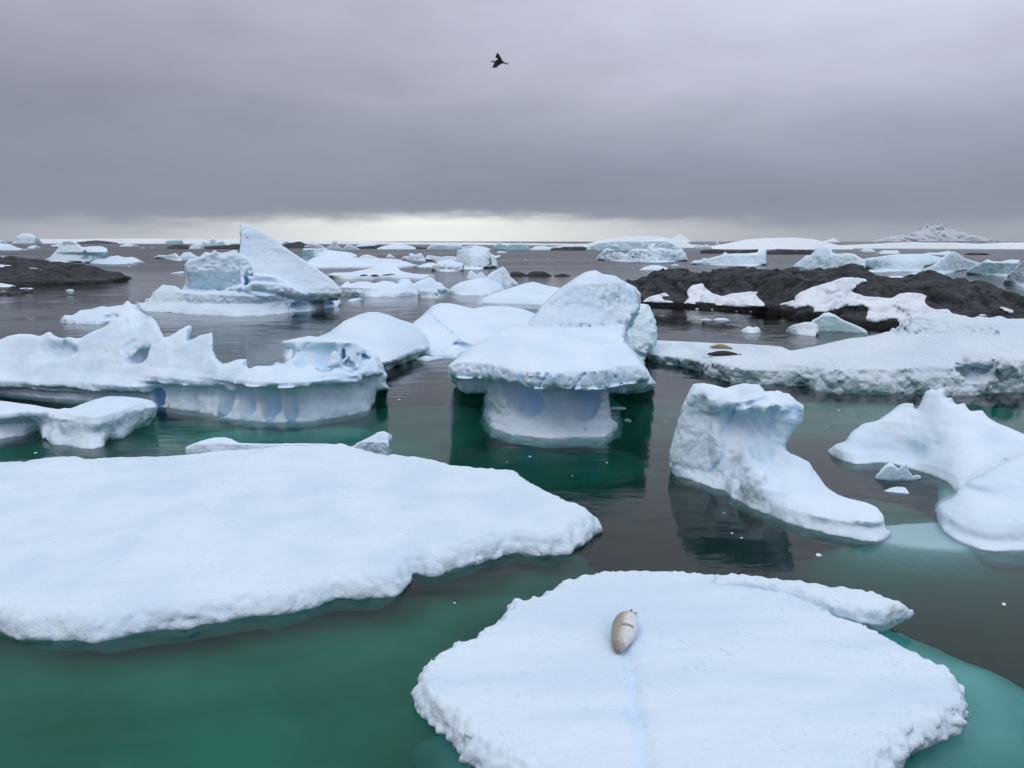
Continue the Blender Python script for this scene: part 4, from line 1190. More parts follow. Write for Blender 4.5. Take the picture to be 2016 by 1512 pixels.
# ================================================================== MIDDLE DISTANCE BERGS
berg('iceberg', 'tall tilted iceberg with a white sail shaped slab above a grey layered base', 'iceberg',
     [Lobe([(268, 604), (272, 597), (286, 596), (288, 589), (298, 586), (304, 574), (320, 561), (345, 563), (358, 571), (380, 572), (400, 575), (440, 570), (500, 555), (560, 560), (600, 575), (640, 584), (656, 592), (662, 603)],
           [(268, 604), (275, 609), (290, 612), (340, 616), (400, 620), (470, 623), (520, 621), (560, 617), (590, 613), (610, 612), (640, 606), (662, 603)], 16,
           {270: [(0, 0), (0.5, 1), (1.2, 3), (3, 6), (5, 12)], 400: [(0, 0), (0.8, 1.0), (1.5, 2.5), (2.8, 3), (3.5, 4)], 560: [(0, 0), (0.8, 0.6), (1.8, 1.2), (2.8, 0.6), (4, 1)], 640: [(0, 0), (1.5, 0.6), (2.5, -0.6), (4, 0)]}, k=0.7, foot=0.3),
      Lobe([(358, 590), (362, 572), (366, 548), (365, 520), (372, 510), (390, 507), (402, 502), (416, 497), (424, 494), (432, 503), (450, 499), (470, 500), (490, 508), (512, 560), (500, 600)],
           [(358, 610), (500, 610)], 9, [(0, 2), (3.2, 3.2), (3.8, 3.0), (6, 2.6), (9, 3.4)], k=0.6, off=-1.0),
      Lobe([(474, 452), (473, 443), (478, 440), (490, 444), (506, 450), (520, 458), (535, 467), (560, 487), (580, 500), (604, 515), (630, 533), (650, 548), (664, 562), (671, 574), (672, 578), (640, 581), (600, 577), (575, 569), (545, 552), (522, 543), (503, 545), (492, 540), (484, 500)],
           [(473, 612), (672, 612)], 3.2, [(0, -0.5), (3.5, 0.8), (14, 8.0)], k=0.35, off=0.6, slab=True),
      Lobe([(488, 545), (505, 540), (545, 545), (580, 562), (610, 574), (668, 578), (664, 588), (630, 593), (590, 590), (550, 578), (510, 570)],
           [(488, 612), (664, 612)], 6, [(0, 2), (3, 1.2), (5, 1.6)], k=0.5, off=-0.2)],
     mat=ICE_S, voxel=0.18, join=0.35, noises=(('r', 2.4, 0.22, (1, 1, 0.8), 0.06, 3), ('b', 0.9, 0.10, (1, 1, 1.5), 0.03, 2), ('v', 4, 0.2, (1, 1, 1), 0.2, 2)),
     ops=[('crack', [(480, 545), (488, 556), (478, 566), (470, 578)], 3, 0.5, 0.4), ('crack', [(500, 572), (545, 580), (590, 592), (620, 598)], 4, 0.6, 0.25), ('sub', 600, 603, 0.2, 2.6, 1.6, 0.6, 0.3, 0.15), ('sub', 645, 598, 0.4, 0.9, 1.2, 0.5, 0.3, 0.35),
          ('crack', [(430, 572), (470, 574), (510, 585)], 3, 0.4, 0.2), ('crack', [(486, 470), (489, 520), (497, 545)], 2.5, 0.3, 0.1), ('sub', 488, 520, 1.5, 0.7, 1.2, 2.0, 0.4, 0.2)])
berg('iceberg', 'low white iceberg with a sharp little peak in front of the tilted sail berg', 'iceberg',
     [Lobe([(122, 630), (127, 621), (142, 621), (150, 617), (158, 611), (180, 609), (200, 603), (213, 605), (222, 603), (242, 601), (251, 592), (258, 598), (268, 601), (273, 610), (286, 620), (299, 627)],
           [(122, 635), (150, 637), (190, 638), (215, 637), (240, 640), (270, 641), (299, 632)], 9, [(0, 0), (0.4, 0.3), (0.9, 1.2), (1.6, 3.5), (3.4, 7)], k=0.4)],
     mat=ICE_M, voxel=0.12, noises=NZ(1.6, 0.9), ops=[('sub', 214, 622, 0.5, 1.2, 1.3, 0.6, 0.3, 0.1)])
berg('ice_chunk', 'small grey white growler beside the foot of the tilted sail berg', 'ice chunk',
     [Lobe([(645, 592), (650, 584), (660, 585), (668, 590), (672, 598), (665, 604)], [(645, 603), (660, 606), (672, 600)], 3, [(0, 0), (0.5, 0.5), (1.5, 2)], k=0.3)], mat=ICE_M, voxel=0.1, noises=NZ(1, .6))
berg('ice_chunk', 'thin white sliver of ice afloat right of the tilted sail berg', 'ice chunk',
     [Lobe([(686, 591), (695, 588), (704, 587), (712, 584), (717, 586), (716, 589)], [(686, 593), (700, 592), (716, 590)], 1.5, [(0, 0), (0.4, 0.6)], k=0.1)], mat=ICE_M, voxel=0.07, noises=NZ(0.6, .6))
berg('iceberg', 'long low iceberg with grey shaded face and small crests right of the sail berg', 'iceberg',
     [Lobe([(664, 575), (668, 566), (680, 556), (684, 554), (690, 559), (705, 555), (720, 554), (737, 558), (755, 553), (772, 555), (785, 561), (786, 553), (790, 549), (805, 550), (812, 560), (826, 553), (837, 549), (846, 545), (853, 548), (858, 555), (868, 557), (872, 563), (882, 569)],
           [(664, 581), (700, 582), (735, 585), (775, 584), (825, 580), (882, 573)], 11, {670: [(0, 0), (1.6, 0.4), (2.0, 2.4), (3.2, 8)], 780: [(0, 0), (0.6, 0.2), (1.8, 2.5), (3.5, 7)], 880: [(0, 0), (0.5, 0.4), (1.5, 2.0), (3.5, 6)]}, k=0.45)],
     mat=ICE_M, voxel=0.2, noises=NZ(2.2, 1.0))
berg('ice_chunk', 'square grey growler afloat in front of the long low iceberg', 'ice chunk',
     [Lobe([(824, 584), (824, 570), (830, 569), (842, 568), (850, 566), (858, 569), (862, 576), (867, 584)], [(824, 585), (845, 586), (867, 586)], 3, [(0, 0), (1.2, 0.3), (2, 1.5)], k=0.3)], mat=ICE_D, voxel=0.13, noises=NZ(1.5, 1.2))
berg('iceberg', 'smooth domed iceberg with a grey peaked boulder of ice on its right end', 'iceberg',
     [Lobe([(882, 574), (892, 564), (905, 556), (930, 550), (948, 547), (962, 550), (985, 560), (995, 575)], [(882, 576), (905, 581), (950, 582), (990, 577)], 12, [(0, 0), (0.5, 0.6), (1.5, 3), (3.5, 9)], k=0.6),
      Lobe([(955, 565), (957, 548), (964, 539), (972, 534), (982, 529), (989, 525), (994, 528), (1000, 536), (1004, 545), (1014, 553), (1020, 559), (1014, 564), (1005, 572)], [(955, 577), (1010, 574)], 8, [(0, 0), (1.5, 0.6), (5.5, 3)], k=0.4, off=2)],
     mat=ICE_M, voxel=0.2, noises=NZ(2.0, 0.9))
berg('ice_chunk', 'small spiky white ice piece behind the domed iceberg', 'ice chunk',
     [Lobe([(919, 548), (922, 541), (925, 533), (929, 532), (934, 538), (940, 541), (946, 535), (949, 536), (954, 542), (962, 548)], [(919, 549), (962, 549)], 4, [(0, 0), (2.5, 2)], k=0.25)], mat=ICE_M, voxel=0.22, noises=NZ(1.5, 1.0))
floe4 = berg('ice_floe', 'thin flat floe with four dark seals resting near its edge and a snow hump', 'ice floe',
     [Lobe([(645, 543), (655, 537), (690, 536), (705, 533), (716, 531), (728, 528), (741, 523), (752, 519), (768, 519), (780, 524), (790, 534), (815, 539), (840, 541), (856, 544)],
           [(645, 546), (680, 549), (730, 549.5), (790, 549), (835, 548), (856, 545)], 34, {650: [(0, 0), (0.9, 0.2), (1.1, 2), (1.5, 24), (4, 30)], 755: [(0, 0), (0.9, 0.2), (1.1, 2), (1.5, 16), (3, 22), (6, 32)], 850: [(0, 0), (0.6, 0.2), (1.0, 8), (4, 20)]}, k=0.5)],
     mat=ICE_F, voxel=0.3, noises=NZ(2.0, 0.6, 'snow'))
berg('ice_floe', 'wide flat white floe in the middle distance behind the floe of four seals', 'ice floe',
     [Lobe([(596, 520), (620, 506), (640, 504), (680, 505), (690, 503), (702, 508), (730, 508), (780, 510), (800, 515), (824, 524)], [(596, 530), (650, 529), (720, 528), (790, 527), (824, 526)], 50, [(0, 0), (1.0, 0.5), (2.2, 12), (5, 45)], k=0.8)],
     mat=ICE_F, voxel=0.5, noises=NZ(4.0, 0.6, 'snow'))
berg('iceberg', 'flat topped blue cliffed tabular iceberg behind the sail berg', 'iceberg',
     [Lobe([(594, 520), (598, 489), (612, 489), (640, 491), (662, 494), (690, 497), (700, 501), (705, 509), (705, 520)], [(590, 516), (705, 516)], 20, {600: [(0, 0), (6.5, 0.5), (7, 4)], 700: [(0, 0), (3, 0.5), (4, 5), (6, 12)]}, k=0.6)],
     mat=ICE_FB, voxel=0.38, noises=(('r', 2.2, 0.5, (1, 1, 0.15), 0.1, 3),))
berg('iceberg', 'dark stained low iceberg with a flat snow lid and an overhung grey end', 'iceberg',
     [Lobe([(849, 531), (852, 523), (862, 517), (874, 512), (886, 511), (898, 515), (910, 518), (912, 524), (911, 533)], [(849, 533), (880, 535), (911, 534)], 14, [(0, 0), (1.8, 0.4), (2.6, 2), (4, 10)], k=0.6)],
     mat=ICE_D, voxel=0.3, noises=NZ(2.5, 1.4))
berg('iceberg', 'bulky white iceberg with jagged top and a leaning ice pillar on its right side', 'iceberg',
     [Lobe([(890, 515), (900, 505), (902, 493), (915, 490), (927, 489), (935, 486), (945, 485), (952, 488), (962, 490), (964, 499), (975, 504), (984, 503), (984, 506), (978, 510), (980, 527)], [(890, 525), (912, 530), (945, 531), (955, 528), (980, 528)], 18, [(0, 0), (1, 0.8), (5, 4), (9, 10)], k=0.7)],
     mat=ICE_F, voxel=0.34, noises=NZ(3, 1.1), ops=[('sub', 938, 508, 0.5, 1.6, 2.5, 1.8, 0.5, 0.2), ('sub', 965, 516, 0.5, 0.5, 3, 3, 0.4, 0.15)])
berg('ice_floe', 'low white ice shelf running left from the bulky jagged iceberg', 'ice floe',
     [Lobe([(838, 509), (842, 502), (856, 504), (870, 506), (880, 504), (895, 505), (905, 510)], [(838, 512), (870, 518), (905, 520)], 14, [(0, 0), (1, 1), (3, 8)], k=0.6)], mat=ICE_F, voxel=0.36, noises=NZ(2.5, 1.0))
berg('ice_floe', 'pale low floe touching the left end of the dark stained berg', 'ice floe',
     [Lobe([(823, 524), (832, 520), (845, 517), (856, 518), (862, 523)], [(823, 526), (862, 526)], 14, [(0, 0), (1, 3), (2, 10)], k=0.4)], mat=ICE_F, voxel=0.34, noises=NZ(2, .6))

# left distance
berg('iceberg', 'teal shaded iceberg with a tilted white slab above the left rock point', 'iceberg',
     [Lobe([(85, 513), (98, 507), (112, 492), (120, 478), (127, 474), (140, 474), (150, 478), (162, 487), (180, 485), (200, 485), (210, 489), (212, 497), (200, 510), (160, 520)], [(85, 514), (110, 516), (158, 517), (185, 520), (212, 519)], 24,
           {90: [(0, 0), (3, 4), (8, 12)], 150: [(0, 0), (1, 0.6), (4, 6), (5, 3), (9, 10)], 200: [(0, 4), (4, 4), (5.5, 1), (8, 12)]}, k=0.9),
      Lobe([(205, 518), (207, 492), (225, 489), (240, 486), (250, 486), (262, 489), (284, 490), (286, 497), (283, 508)], [(205, 516), (283, 509)], 20, [(0, 3), (4.5, 4), (5, 0.5), (6.5, 2), (8, 12)], k=0.6)],
     mat=ICE_FB, voxel=0.46, join=0.5, noises=NZ(3.0, 0.9), ops=[('sub', 165, 505, 1.0, 5, 4, 2.6, 0.6, 0.12)])
berg('ice_chunk', 'heap of white rubble ice at the foot of the teal shaded iceberg', 'ice chunk',
     [Lobe([(178, 517), (190, 510), (205, 509), (215, 505), (230, 503), (245, 507), (262, 506), (272, 511), (284, 517)], [(178, 519), (225, 520), (284, 518)], 12, [(0, 0), (1, 2), (3.5, 8)], k=0.5)], mat=ICE_F, voxel=0.36, noises=NZ(2, 1.4, 'rough'))
FAR = [
    # name, label, top, wl, thickness, material, steep, roughness
    ('iceberg', 'white sloping iceberg cut by the left edge of the photograph', [(-40, 478), (0, 479), (20, 481), (35, 488), (55, 492)], [(-40, 493), (55, 493)], 60, ICE_F, 0.3, 1.0),
    ('iceberg', 'tiny low iceberg between the left edge berg and the teal shaded berg', [(52, 489), (60, 484), (72, 483), (82, 489)], [(52, 490), (82, 490)], 30, ICE_F, 0.4, 0.8),
    ('iceberg', 'far pale dome shaped iceberg on the horizon at far left', [(22, 479), (32, 474), (34, 465), (44, 459), (60, 460), (74, 468), (84, 479)], [(22, 480), (84, 480)], 220, ICE_FB, 0.8, 1.0),
    ('iceberg', 'far faint iceberg sliding into the left edge on the horizon', [(-30, 470), (0, 472), (14, 478), (18, 479)], [(-30, 480), (18, 480)], 200, ICE_FB, 0.8, 0.8),
    ('iceberg', 'small grey iceberg in front of the far snowfields left of the pyramid berg', [(323, 480), (328, 473), (345, 471), (358, 472), (362, 481)], [(323, 482), (362, 482)], 90, ICE_FB, 1.0, 0.8),
    ('iceberg', 'pointed pyramid iceberg on the horizon left of the sail berg', [(368, 487), (375, 483), (390, 481), (398, 482), (400, 474), (406, 476), (411, 478), (419, 466), (428, 476), (438, 473), (446, 480), (470, 485), (482, 489)], [(368, 489), (482, 489)], 110, ICE_FB, 1.0, 1.0),
    ('iceberg', 'white lump of an iceberg below the pyramid berg', [(372, 488), (380, 481), (388, 478), (398, 481), (403, 489)], [(372, 490.5), (403, 490.5)], 50, ICE_F, 0.6, 0.8),
    ('ice_chunk', 'low mixed grey and white ice left of the sail berg', [(303, 507), (312, 502), (330, 503), (346, 498), (352, 505), (358, 512)], [(303, 509), (358, 514)], 12, ICE_D, 0.5, 1.6),
    ('ice_chunk', 'peaked grey white ice between the rubble and the sail berg block', [(352, 508), (362, 497), (374, 496), (386, 504), (400, 509)], [(352, 512), (400, 512)], 12, ICE_F, 0.5, 1.5),
    ('iceberg', 'white hummocky ice rising behind the block of the sail berg', [(395, 504), (404, 496), (416, 499), (422, 492), (428, 497), (440, 498), (460, 492), (468, 494), (472, 505)], [(395, 508), (472, 508)], 16, ICE_F, 0.5, 1.3),
    ('ice_chunk', 'flat white scraps of ice left of the sail berg foot', [(336, 538), (345, 536), (358, 534), (366, 536)], [(336, 539), (366, 539)], 3, ICE_F, 0.3, 0.6),
    ('iceberg', 'grey capped iceberg right behind the sail slab on the horizon', [(555, 481), (560, 474), (568, 473), (574, 480), (590, 480)], [(555, 483), (590, 483)], 80, ICE_FB, 1, 1),
    ('iceberg', 'white iceberg with a tall square knob like a chess piece', [(640, 490), (650, 484), (654, 480), (655, 473), (663, 473), (664, 482), (670, 487), (676, 491)], [(640, 492), (676, 492)], 45, ICE_F, 1, 0.8),
    ('iceberg', 'low wedge iceberg just right of the knobbed one', [(676, 490), (682, 482), (690, 482), (700, 486), (709, 491)], [(676, 492.5), (709, 492.5)], 40, ICE_F, 1, 0.9),
    ('iceberg', 'grey hummocky iceberg left of the knobbed one', [(600, 484), (612, 478), (620, 480), (632, 483), (645, 490)], [(600, 489), (645, 491)], 60, ICE_F, 1, 1.1),
    ('iceberg', 'long flat white floe like iceberg near the horizon left of centre', [(742, 489), (755, 484), (772, 481), (795, 481), (812, 485), (819, 488)], [(742, 491), (819, 491)], 90, ICE_F, 0.3, 0.6),
    ('iceberg', 'faint blue iceberg wall near the horizon at centre', [(840, 490), (848, 482), (862, 479), (880, 482), (908, 482), (914, 489)], [(840, 492), (914, 492)], 90, ICE_FB, 1.4, 0.8),
    ('iceberg', 'low white ice behind the jagged top of the bulky iceberg', [(905, 491), (915, 485), (935, 483), (955, 486), (968, 491)], [(905, 492), (968, 492)], 60, ICE_F, 1, 1.0),
    ('iceberg', 'small dark pointed iceberg beside the blue blocky one near the horizon', [(971, 490), (973, 484), (984, 476), (989, 481), (995, 491)], [(971, 493), (995, 493)], 40, ICE_FB, 1, 1.0),
    ('iceberg', 'blue blocky flat topped iceberg near the horizon at centre', [(994, 491), (996, 482), (1010, 479), (1028, 478), (1030, 480), (1040, 480), (1042, 492)], [(994, 493.5), (1042, 493.5)], 45, ICE_FB, 1.6, 0.8),
    ('ice_floe', 'small pale floe in front of the dark pointed iceberg', [(977, 496), (985, 494), (998, 496)], [(977, 498), (998, 498)], 20, ICE_F, 0.3, 0.5),
    ('ice_chunk', 'white ice bits above the wide flat floe at its middle', [(706, 507), (712, 503), (722, 501), (738, 505), (744, 507)], [(706, 508), (744, 508)], 12, ICE_F, 0.6, 1.2),
    ('ice_chunk', 'small cone of white ice above the wide flat floe', [(760, 506), (766, 499), (772, 503), (778, 507)], [(760, 508), (778, 508)], 10, ICE_F, 0.6, 1.0),
    ('iceberg', 'small crumpled white iceberg with two ears right of the wide flat floe', [(788, 512), (796, 504), (805, 505), (807, 498), (812, 499), (818, 502), (828, 498), (833, 504), (838, 512)], [(788, 513), (838, 514)], 14, ICE_F, 0.8, 1.3),
    ('iceberg', 'wide bluish iceberg with ridges and pillars right of centre', [(1174, 511), (1180, 503), (1185, 497), (1195, 489), (1206, 492), (1212, 498), (1222, 497), (1234, 503), (1240, 493), (1250, 490), (1274, 491), (1278, 483), (1288, 479), (1290, 490), (1300, 488), (1318, 492), (1340, 494), (1347, 497), (1350, 505), (1353, 513)],
     [(1174, 512), (1220, 515), (1300, 517), (1353, 514)], 26, ICE_F, 0.6, 1.3),
    ('iceberg', 'pale glacier like iceberg wall behind the wide ridged berg', [(1154, 492), (1164, 480), (1184, 476), (1205, 474), (1235, 472), (1262, 474), (1300, 470), (1322, 476), (1345, 491)], [(1154, 494), (1345, 495)], 90, ICE_FB, 1.2, 0.9),
    ('ice_floe', 'smooth white lens of ice just above the left end of the rock island', [(1259, 531), (1268, 526), (1282, 522), (1296, 522), (1310, 526), (1320, 530)], [(1259, 532), (1320, 532)], 12, ICE_F, 0.3, 0.3),
    ('ice_floe', 'thin sliver of ice right of the smooth white lens', [(1320, 522), (1328, 520), (1337, 521)], [(1320, 523), (1337, 523)], 8, ICE_F, 0.3, 0.3),
    ('iceberg', 'wedge shaped iceberg rising to the right with a small cube at its top', [(1358, 520), (1366, 513), (1380, 512), (1386, 507), (1390, 510), (1405, 506), (1418, 503), (1428, 496), (1432, 500), (1450, 499), (1470, 499), (1492, 497), (1494, 490), (1508, 490), (1509, 499), (1509, 519)],
     [(1358, 521), (1420, 523), (1480, 524), (1509, 522)], 22, ICE_FB, 0.5, 0.8),
    ('iceberg', 'blue iceberg shaped like a saddle with an arched bump behind the rock island', [(1561, 524), (1575, 513), (1587, 503), (1595, 503), (1602, 496), (1604, 488), (1612, 486), (1630, 485), (1636, 489), (1638, 497), (1650, 500), (1665, 498), (1682, 500), (1694, 508), (1704, 512)], [(1561, 529), (1704, 534)], 22, ICE_FB, 0.6, 0.5),
    ('iceberg', 'long white iceberg with a dark teal undercut right behind the rock island', [(1695, 512), (1710, 508), (1735, 505), (1760, 501), (1790, 500), (1820, 500), (1845, 505), (1858, 508), (1864, 505), (1864, 520), (1820, 525)], [(1695, 528), (1740, 534), (1810, 535), (1864, 533)], 20, ICE_FB, 0.5, 0.7),
    ('iceberg', 'tent shaped white iceberg ending in a long point at right', [(1815, 532), (1840, 520), (1858, 505), (1868, 497), (1877, 495), (1888, 500), (1900, 509), (1920, 515), (1939, 521), (1925, 525), (1905, 530), (1880, 536)], [(1815, 538), (1850, 541), (1905, 532), (1939, 523)], 12, ICE_F, 0.9, 0.7),
    ('iceberg', 'pale blue iceberg with a raised right corner near the right edge', [(1903, 538), (1904, 530), (1930, 519), (1944, 510), (1952, 514), (1968, 515), (1990, 511), (2008, 512), (2005, 522), (1990, 540)], [(1903, 540), (1950, 543), (1985, 545)], 14, ICE_FB, 1.0, 0.6),
    ('iceberg', 'pale iceberg cut by the right edge of the photograph above the rocks', [(1976, 553), (1985, 540), (1998, 530), (2006, 520), (2016, 514), (2070, 508)], [(1976, 556), (2016, 566), (2070, 568)], 14, ICE_F, 0.8, 0.7),
    ('ice_floe', 'low white floe below the dark teal undercut behind the rock island', [(1704, 534), (1715, 531), (1735, 532), (1748, 535)], [(1704, 536), (1748, 536)], 9, ICE_F, 0.3, 0.7),
    ('ice_floe', 'pale lens of ice showing above the right mound of the rock island', [(1738, 549), (1750, 544), (1770, 543), (1792, 547)], [(1738, 549.5), (1792, 549.5)], 9, ICE_F, 0.3, 0.3),
    ('ice_floe', 'small thin floe right of the teal undercut', [(1786, 539), (1800, 536), (1814, 538)], [(1786, 540), (1814, 540)], 5, ICE_F, 0.3, 0.4),
    ('ice_floe', 'pale flat floe near the far shore left of the snowy mountain', [(1724, 498), (1740, 493), (1768, 493), (1772, 499)], [(1724, 500), (1772, 500)], 40, ICE_F, 0.5, 0.6),
    ('iceberg', 'low broken iceberg far off below the snowy mountain', [(1815, 500), (1830, 497), (1845, 498), (1868, 494), (1880, 499)], [(1815, 502), (1880, 502)], 30, ICE_F, 0.6, 1.2),
    ('iceberg', 'greenish iceberg with a steep white peak in front of the rock island', [(1592, 640), (1600, 630), (1612, 624), (1622, 616), (1632, 615), (1645, 620), (1660, 630), (1680, 638), (1698, 646), (1708, 654)], [(1592, 651), (1650, 653), (1708, 656)], 6, ICE_TEAL, 1.0, 0.25),
    ('ice_chunk', 'crumbly white ice block at the left end of the greenish iceberg', [(1548, 652), (1552, 645), (1560, 640), (1572, 637), (1585, 634), (1600, 634), (1610, 640), (1612, 655), (1606, 660)], [(1548, 655), (1575, 660), (1606, 662), (1614, 658)], 4, ICE_R, 0.4, 0.9),
    ('ice_chunk', 'small white twin humped growler in the channel before the rock island', [(1457, 652), (1465, 646), (1475, 642), (1483, 645), (1490, 643), (1496, 647), (1498, 654)], [(1457, 654), (1478, 657), (1498, 655)], 2.5, ICE_TEAL, 0.4, 0.6),
    ('ice_chunk', 'thin white ice strip in the channel before the rock island, left one of two', [(1378, 629), (1388, 627), (1401, 629)], [(1378, 630), (1401, 631)], 1.2, ICE_M, 0.3, 0.4),
    ('ice_chunk', 'thin white ice strip in the channel before the rock island, right one of two', [(1404, 629), (1414, 626), (1428, 626), (1437, 630)], [(1404, 631), (1437, 631)], 1.6, ICE_M, 0.3, 0.5),
    ('ice_chunk', 'pale green ice scrap between the domed berg and the striped berg', [(818, 705), (828, 703), (838, 700), (848, 702), (862, 703), (872, 705)], [(818, 709), (840, 711), (872, 707)], 1.6, ICE_TEAL, 0.4, 0.8),
    ('ice_chunk', 'flat green tinted slush ice right of the mushroom stalk', [(1197, 804), (1206, 801), (1216, 800), (1230, 802), (1234, 805)], [(1197, 805), (1215, 806), (1236, 805)], 0.8, ICE_TEAL, 0.3, 0.6),
    ('ice_chunk', 'small flat slush scrap right of and below the green tinted slush', [(1227, 827), (1236, 824), (1243, 829)], [(1227, 828), (1243, 831)], 0.4, ICE_TEAL, 0.3, 0.5),
    ('ice_chunk', 'little white floe at the tip of the low left rock', [(130, 571), (137, 569), (147, 570), (147, 573)], [(130, 573), (147, 573.5)], 2, ICE_M, 0.4, 0.8),
    ('ice_floe', 'thin white floe above the left rock point, upper of two', [(0, 504), (9, 503), (18, 504)], [(0, 505), (18, 505)], 5, ICE_F, 0.3, 0.3),
    ('ice_floe', 'thin white floe above the left rock point, lower of two', [(2, 506.5), (9, 505.8), (17, 506.5)], [(2, 507.5), (17, 507.5)], 4, ICE_F, 0.3, 0.3),
    ('iceberg', 'low white iceberg right of the blue blocky one near the horizon', [(1044, 490), (1054, 485), (1070, 484), (1086, 487), (1092, 491)], [(1044, 492.5), (1092, 492.5)], 45, ICE_F, 0.6, 0.9),
    ('iceberg', 'faint jagged grey iceberg far off between the blue blocky one and the glacier wall', [(1098, 488), (1112, 482), (1124, 485), (1136, 481), (1150, 484), (1156, 490)], [(1098, 490.5), (1156, 490.5)], 60, ICE_FB, 1.0, 1.3),
    ('iceberg', 'tiny spire like iceberg far off above the wedge shaped berg', [(1404, 486), (1409, 480), (1412, 474), (1415, 481), (1424, 484), (1430, 488)], [(1404, 489), (1430, 489)], 60, ICE_FB, 1.0, 1.0),
    ('iceberg', 'grey white hummocky iceberg far off left of the tiny spire', [(1362, 488), (1372, 482), (1382, 484), (1392, 481), (1402, 488)], [(1362, 490), (1402, 490)], 60, ICE_F, 1.0, 1.2),
    ('iceberg', 'low pale iceberg in the far distance under the left snowfield', [(100, 483), (118, 480), (135, 481), (148, 484)], [(100, 485), (148, 485)], 60, ICE_F, 0.7, 0.9),
    ('iceberg', 'small white hump of ice right above the flat top of the teal shaded berg', [(236, 483), (250, 480), (262, 481), (272, 484)], [(236, 485.5), (272, 485.5)], 60, ICE_F, 0.7, 0.9),
    ('iceberg', 'dark footed white ice ridge far off behind the knobbed iceberg', [(700, 484), (716, 479), (730, 480), (745, 483)], [(700, 486), (745, 486)], 70, ICE_FB, 0.8, 1.2),
    ('iceberg', 'small white iceberg far off left of the long white one with teal undercut', [(1690, 494), (1702, 489), (1716, 490), (1724, 495)], [(1690, 496.5), (1724, 496.5)], 40, ICE_F, 0.8, 0.9),
    ('ice_floe', 'white ice flake afloat right below the teal shaded iceberg', [(253, 525), (258, 523.5), (263, 525)], [(253, 526), (263, 526)], 3, ICE_F, 0.3, 0.5),
]
for (nm, lab, top, wl, T, mt, steep, rg) in FAR:
    d = ground(1008, sum(p[1] for p in wl) / len(wl))[1]
    zt = at_y(1008, min(p[1] for p in top), d)[2]
    zt = max(zt, 0.15)
    wid = (max(p[0] for p in top) - min(p[0] for p in top)) * d / FPX
    T = min(T, max(wid * 0.8, 0.6))
    s1 = T * 0.55 * (1 - 0.6 * min(steep, 1.3))
    G = [(0, 0), (0.15 * zt, 0.03 * T), (0.6 * zt, 0.35 * s1), (1.15 * zt, s1)] if steep < 1 else [(0, 0), (0.8 * zt, 0.04 * T), (1.1 * zt, s1)]
    ft = min(zt * 0.12, wid * 0.03, T * 0.2)
    berg(nm, lab, {'iceberg': 'iceberg', 'ice_floe': 'ice floe', 'ice_chunk': 'ice chunk'}[nm],
         [Lobe(top, wl, T, G, k=max(ft, 0.02) * 1.3, foot=-0.4 if zt > 1.2 else -0.8)], mat=mt, q=1.8 if d > 120 else 1.9, zmin=-min(0.5, zt * 0.4) - 0.02,
         noises=NZ(max(zt * 0.35, wid * 0.05), rg, 'rough' if rg > 1.1 else 'cliff'))

# dark low skerries far off
for top, wl, lab in [
        ([(330, 486), (345, 482), (370, 484), (400, 486), (440, 484), (470, 482), (482, 484)], [(330, 490), (482, 490)], 'dark flat skerry under the pyramid iceberg'),
        ([(548, 484), (566, 480), (590, 476), (600, 480), (640, 486)], [(548, 488), (640, 489)], 'dark skerry on the horizon right behind the sail slab'),
        ([(700, 487), (740, 484), (760, 483), (800, 486), (840, 488)], [(700, 489.5), (840, 490)], 'thin dark skerry behind the long flat white iceberg'),
        ([(1380, 494), (1400, 491), (1430, 492), (1460, 493), (1500, 491), (1508, 494)], [(1380, 499), (1508, 499)], 'dark skerry above the wedge shaped iceberg'),
        ([(1508, 495), (1530, 491), (1560, 492), (1600, 493), (1640, 496)], [(1508, 500.5), (1640, 500.5)], 'dark skerry between the wedge berg and the saddle berg'),
        ([(1900, 500), (1915, 498), (1935, 498.5), (1948, 501)], [(1900, 502), (1948, 502)], 'small dark skerry off the foot of the snowy mountain'),
        ([(1085, 490), (1110, 487), (1150, 487), (1165, 490)], [(1085, 493), (1165, 493)], 'low dark skerry left of the glacier like wall'),
        ([(150, 478), (175, 475), (190, 474), (205, 475), (232, 479)], [(150, 480), (232, 480)], 'dark skerry behind the top of the teal shaded iceberg')]:
    d = ground(1008, wl[0][1])[1]
    V, F, b = sculpt([Lobe(top, wl, 0.03 * d, [(0, 0), (3, 4), (9, 12)], k=0.8)], q=1.4, k=0.8, noises=(('r', d * 0.008, d * 0.0010, (1, 1, 1), 0.8, 3),))
    place('skerry', V, F, ROCK_FAR, b, label=lab, cat='rock', group='far dark skerries')

# far land
def land(name, top, wl, T, mat, rough, G=None, q=1.4, nscale=0.02):
    d = ground(1008, wl[0][1])[1]
    zt = at_y(1008, min(p[1] for p in top), d)[2]
    G = G or [(0, 0), (zt * 0.5, T * 0.35), (zt * 1.1, T * 0.8)]
    L = Lobe(top, wl, T, G, k=zt * 0.15, foot=0)
    V, F, b = sculpt([L], q=q, zmin=-2, noises=(('r', d * nscale, d * 0.0012 * rough, (1, 1, 0.8), 0.5, 4),))
    return place(name, V, F, mat, b, kind='structure')


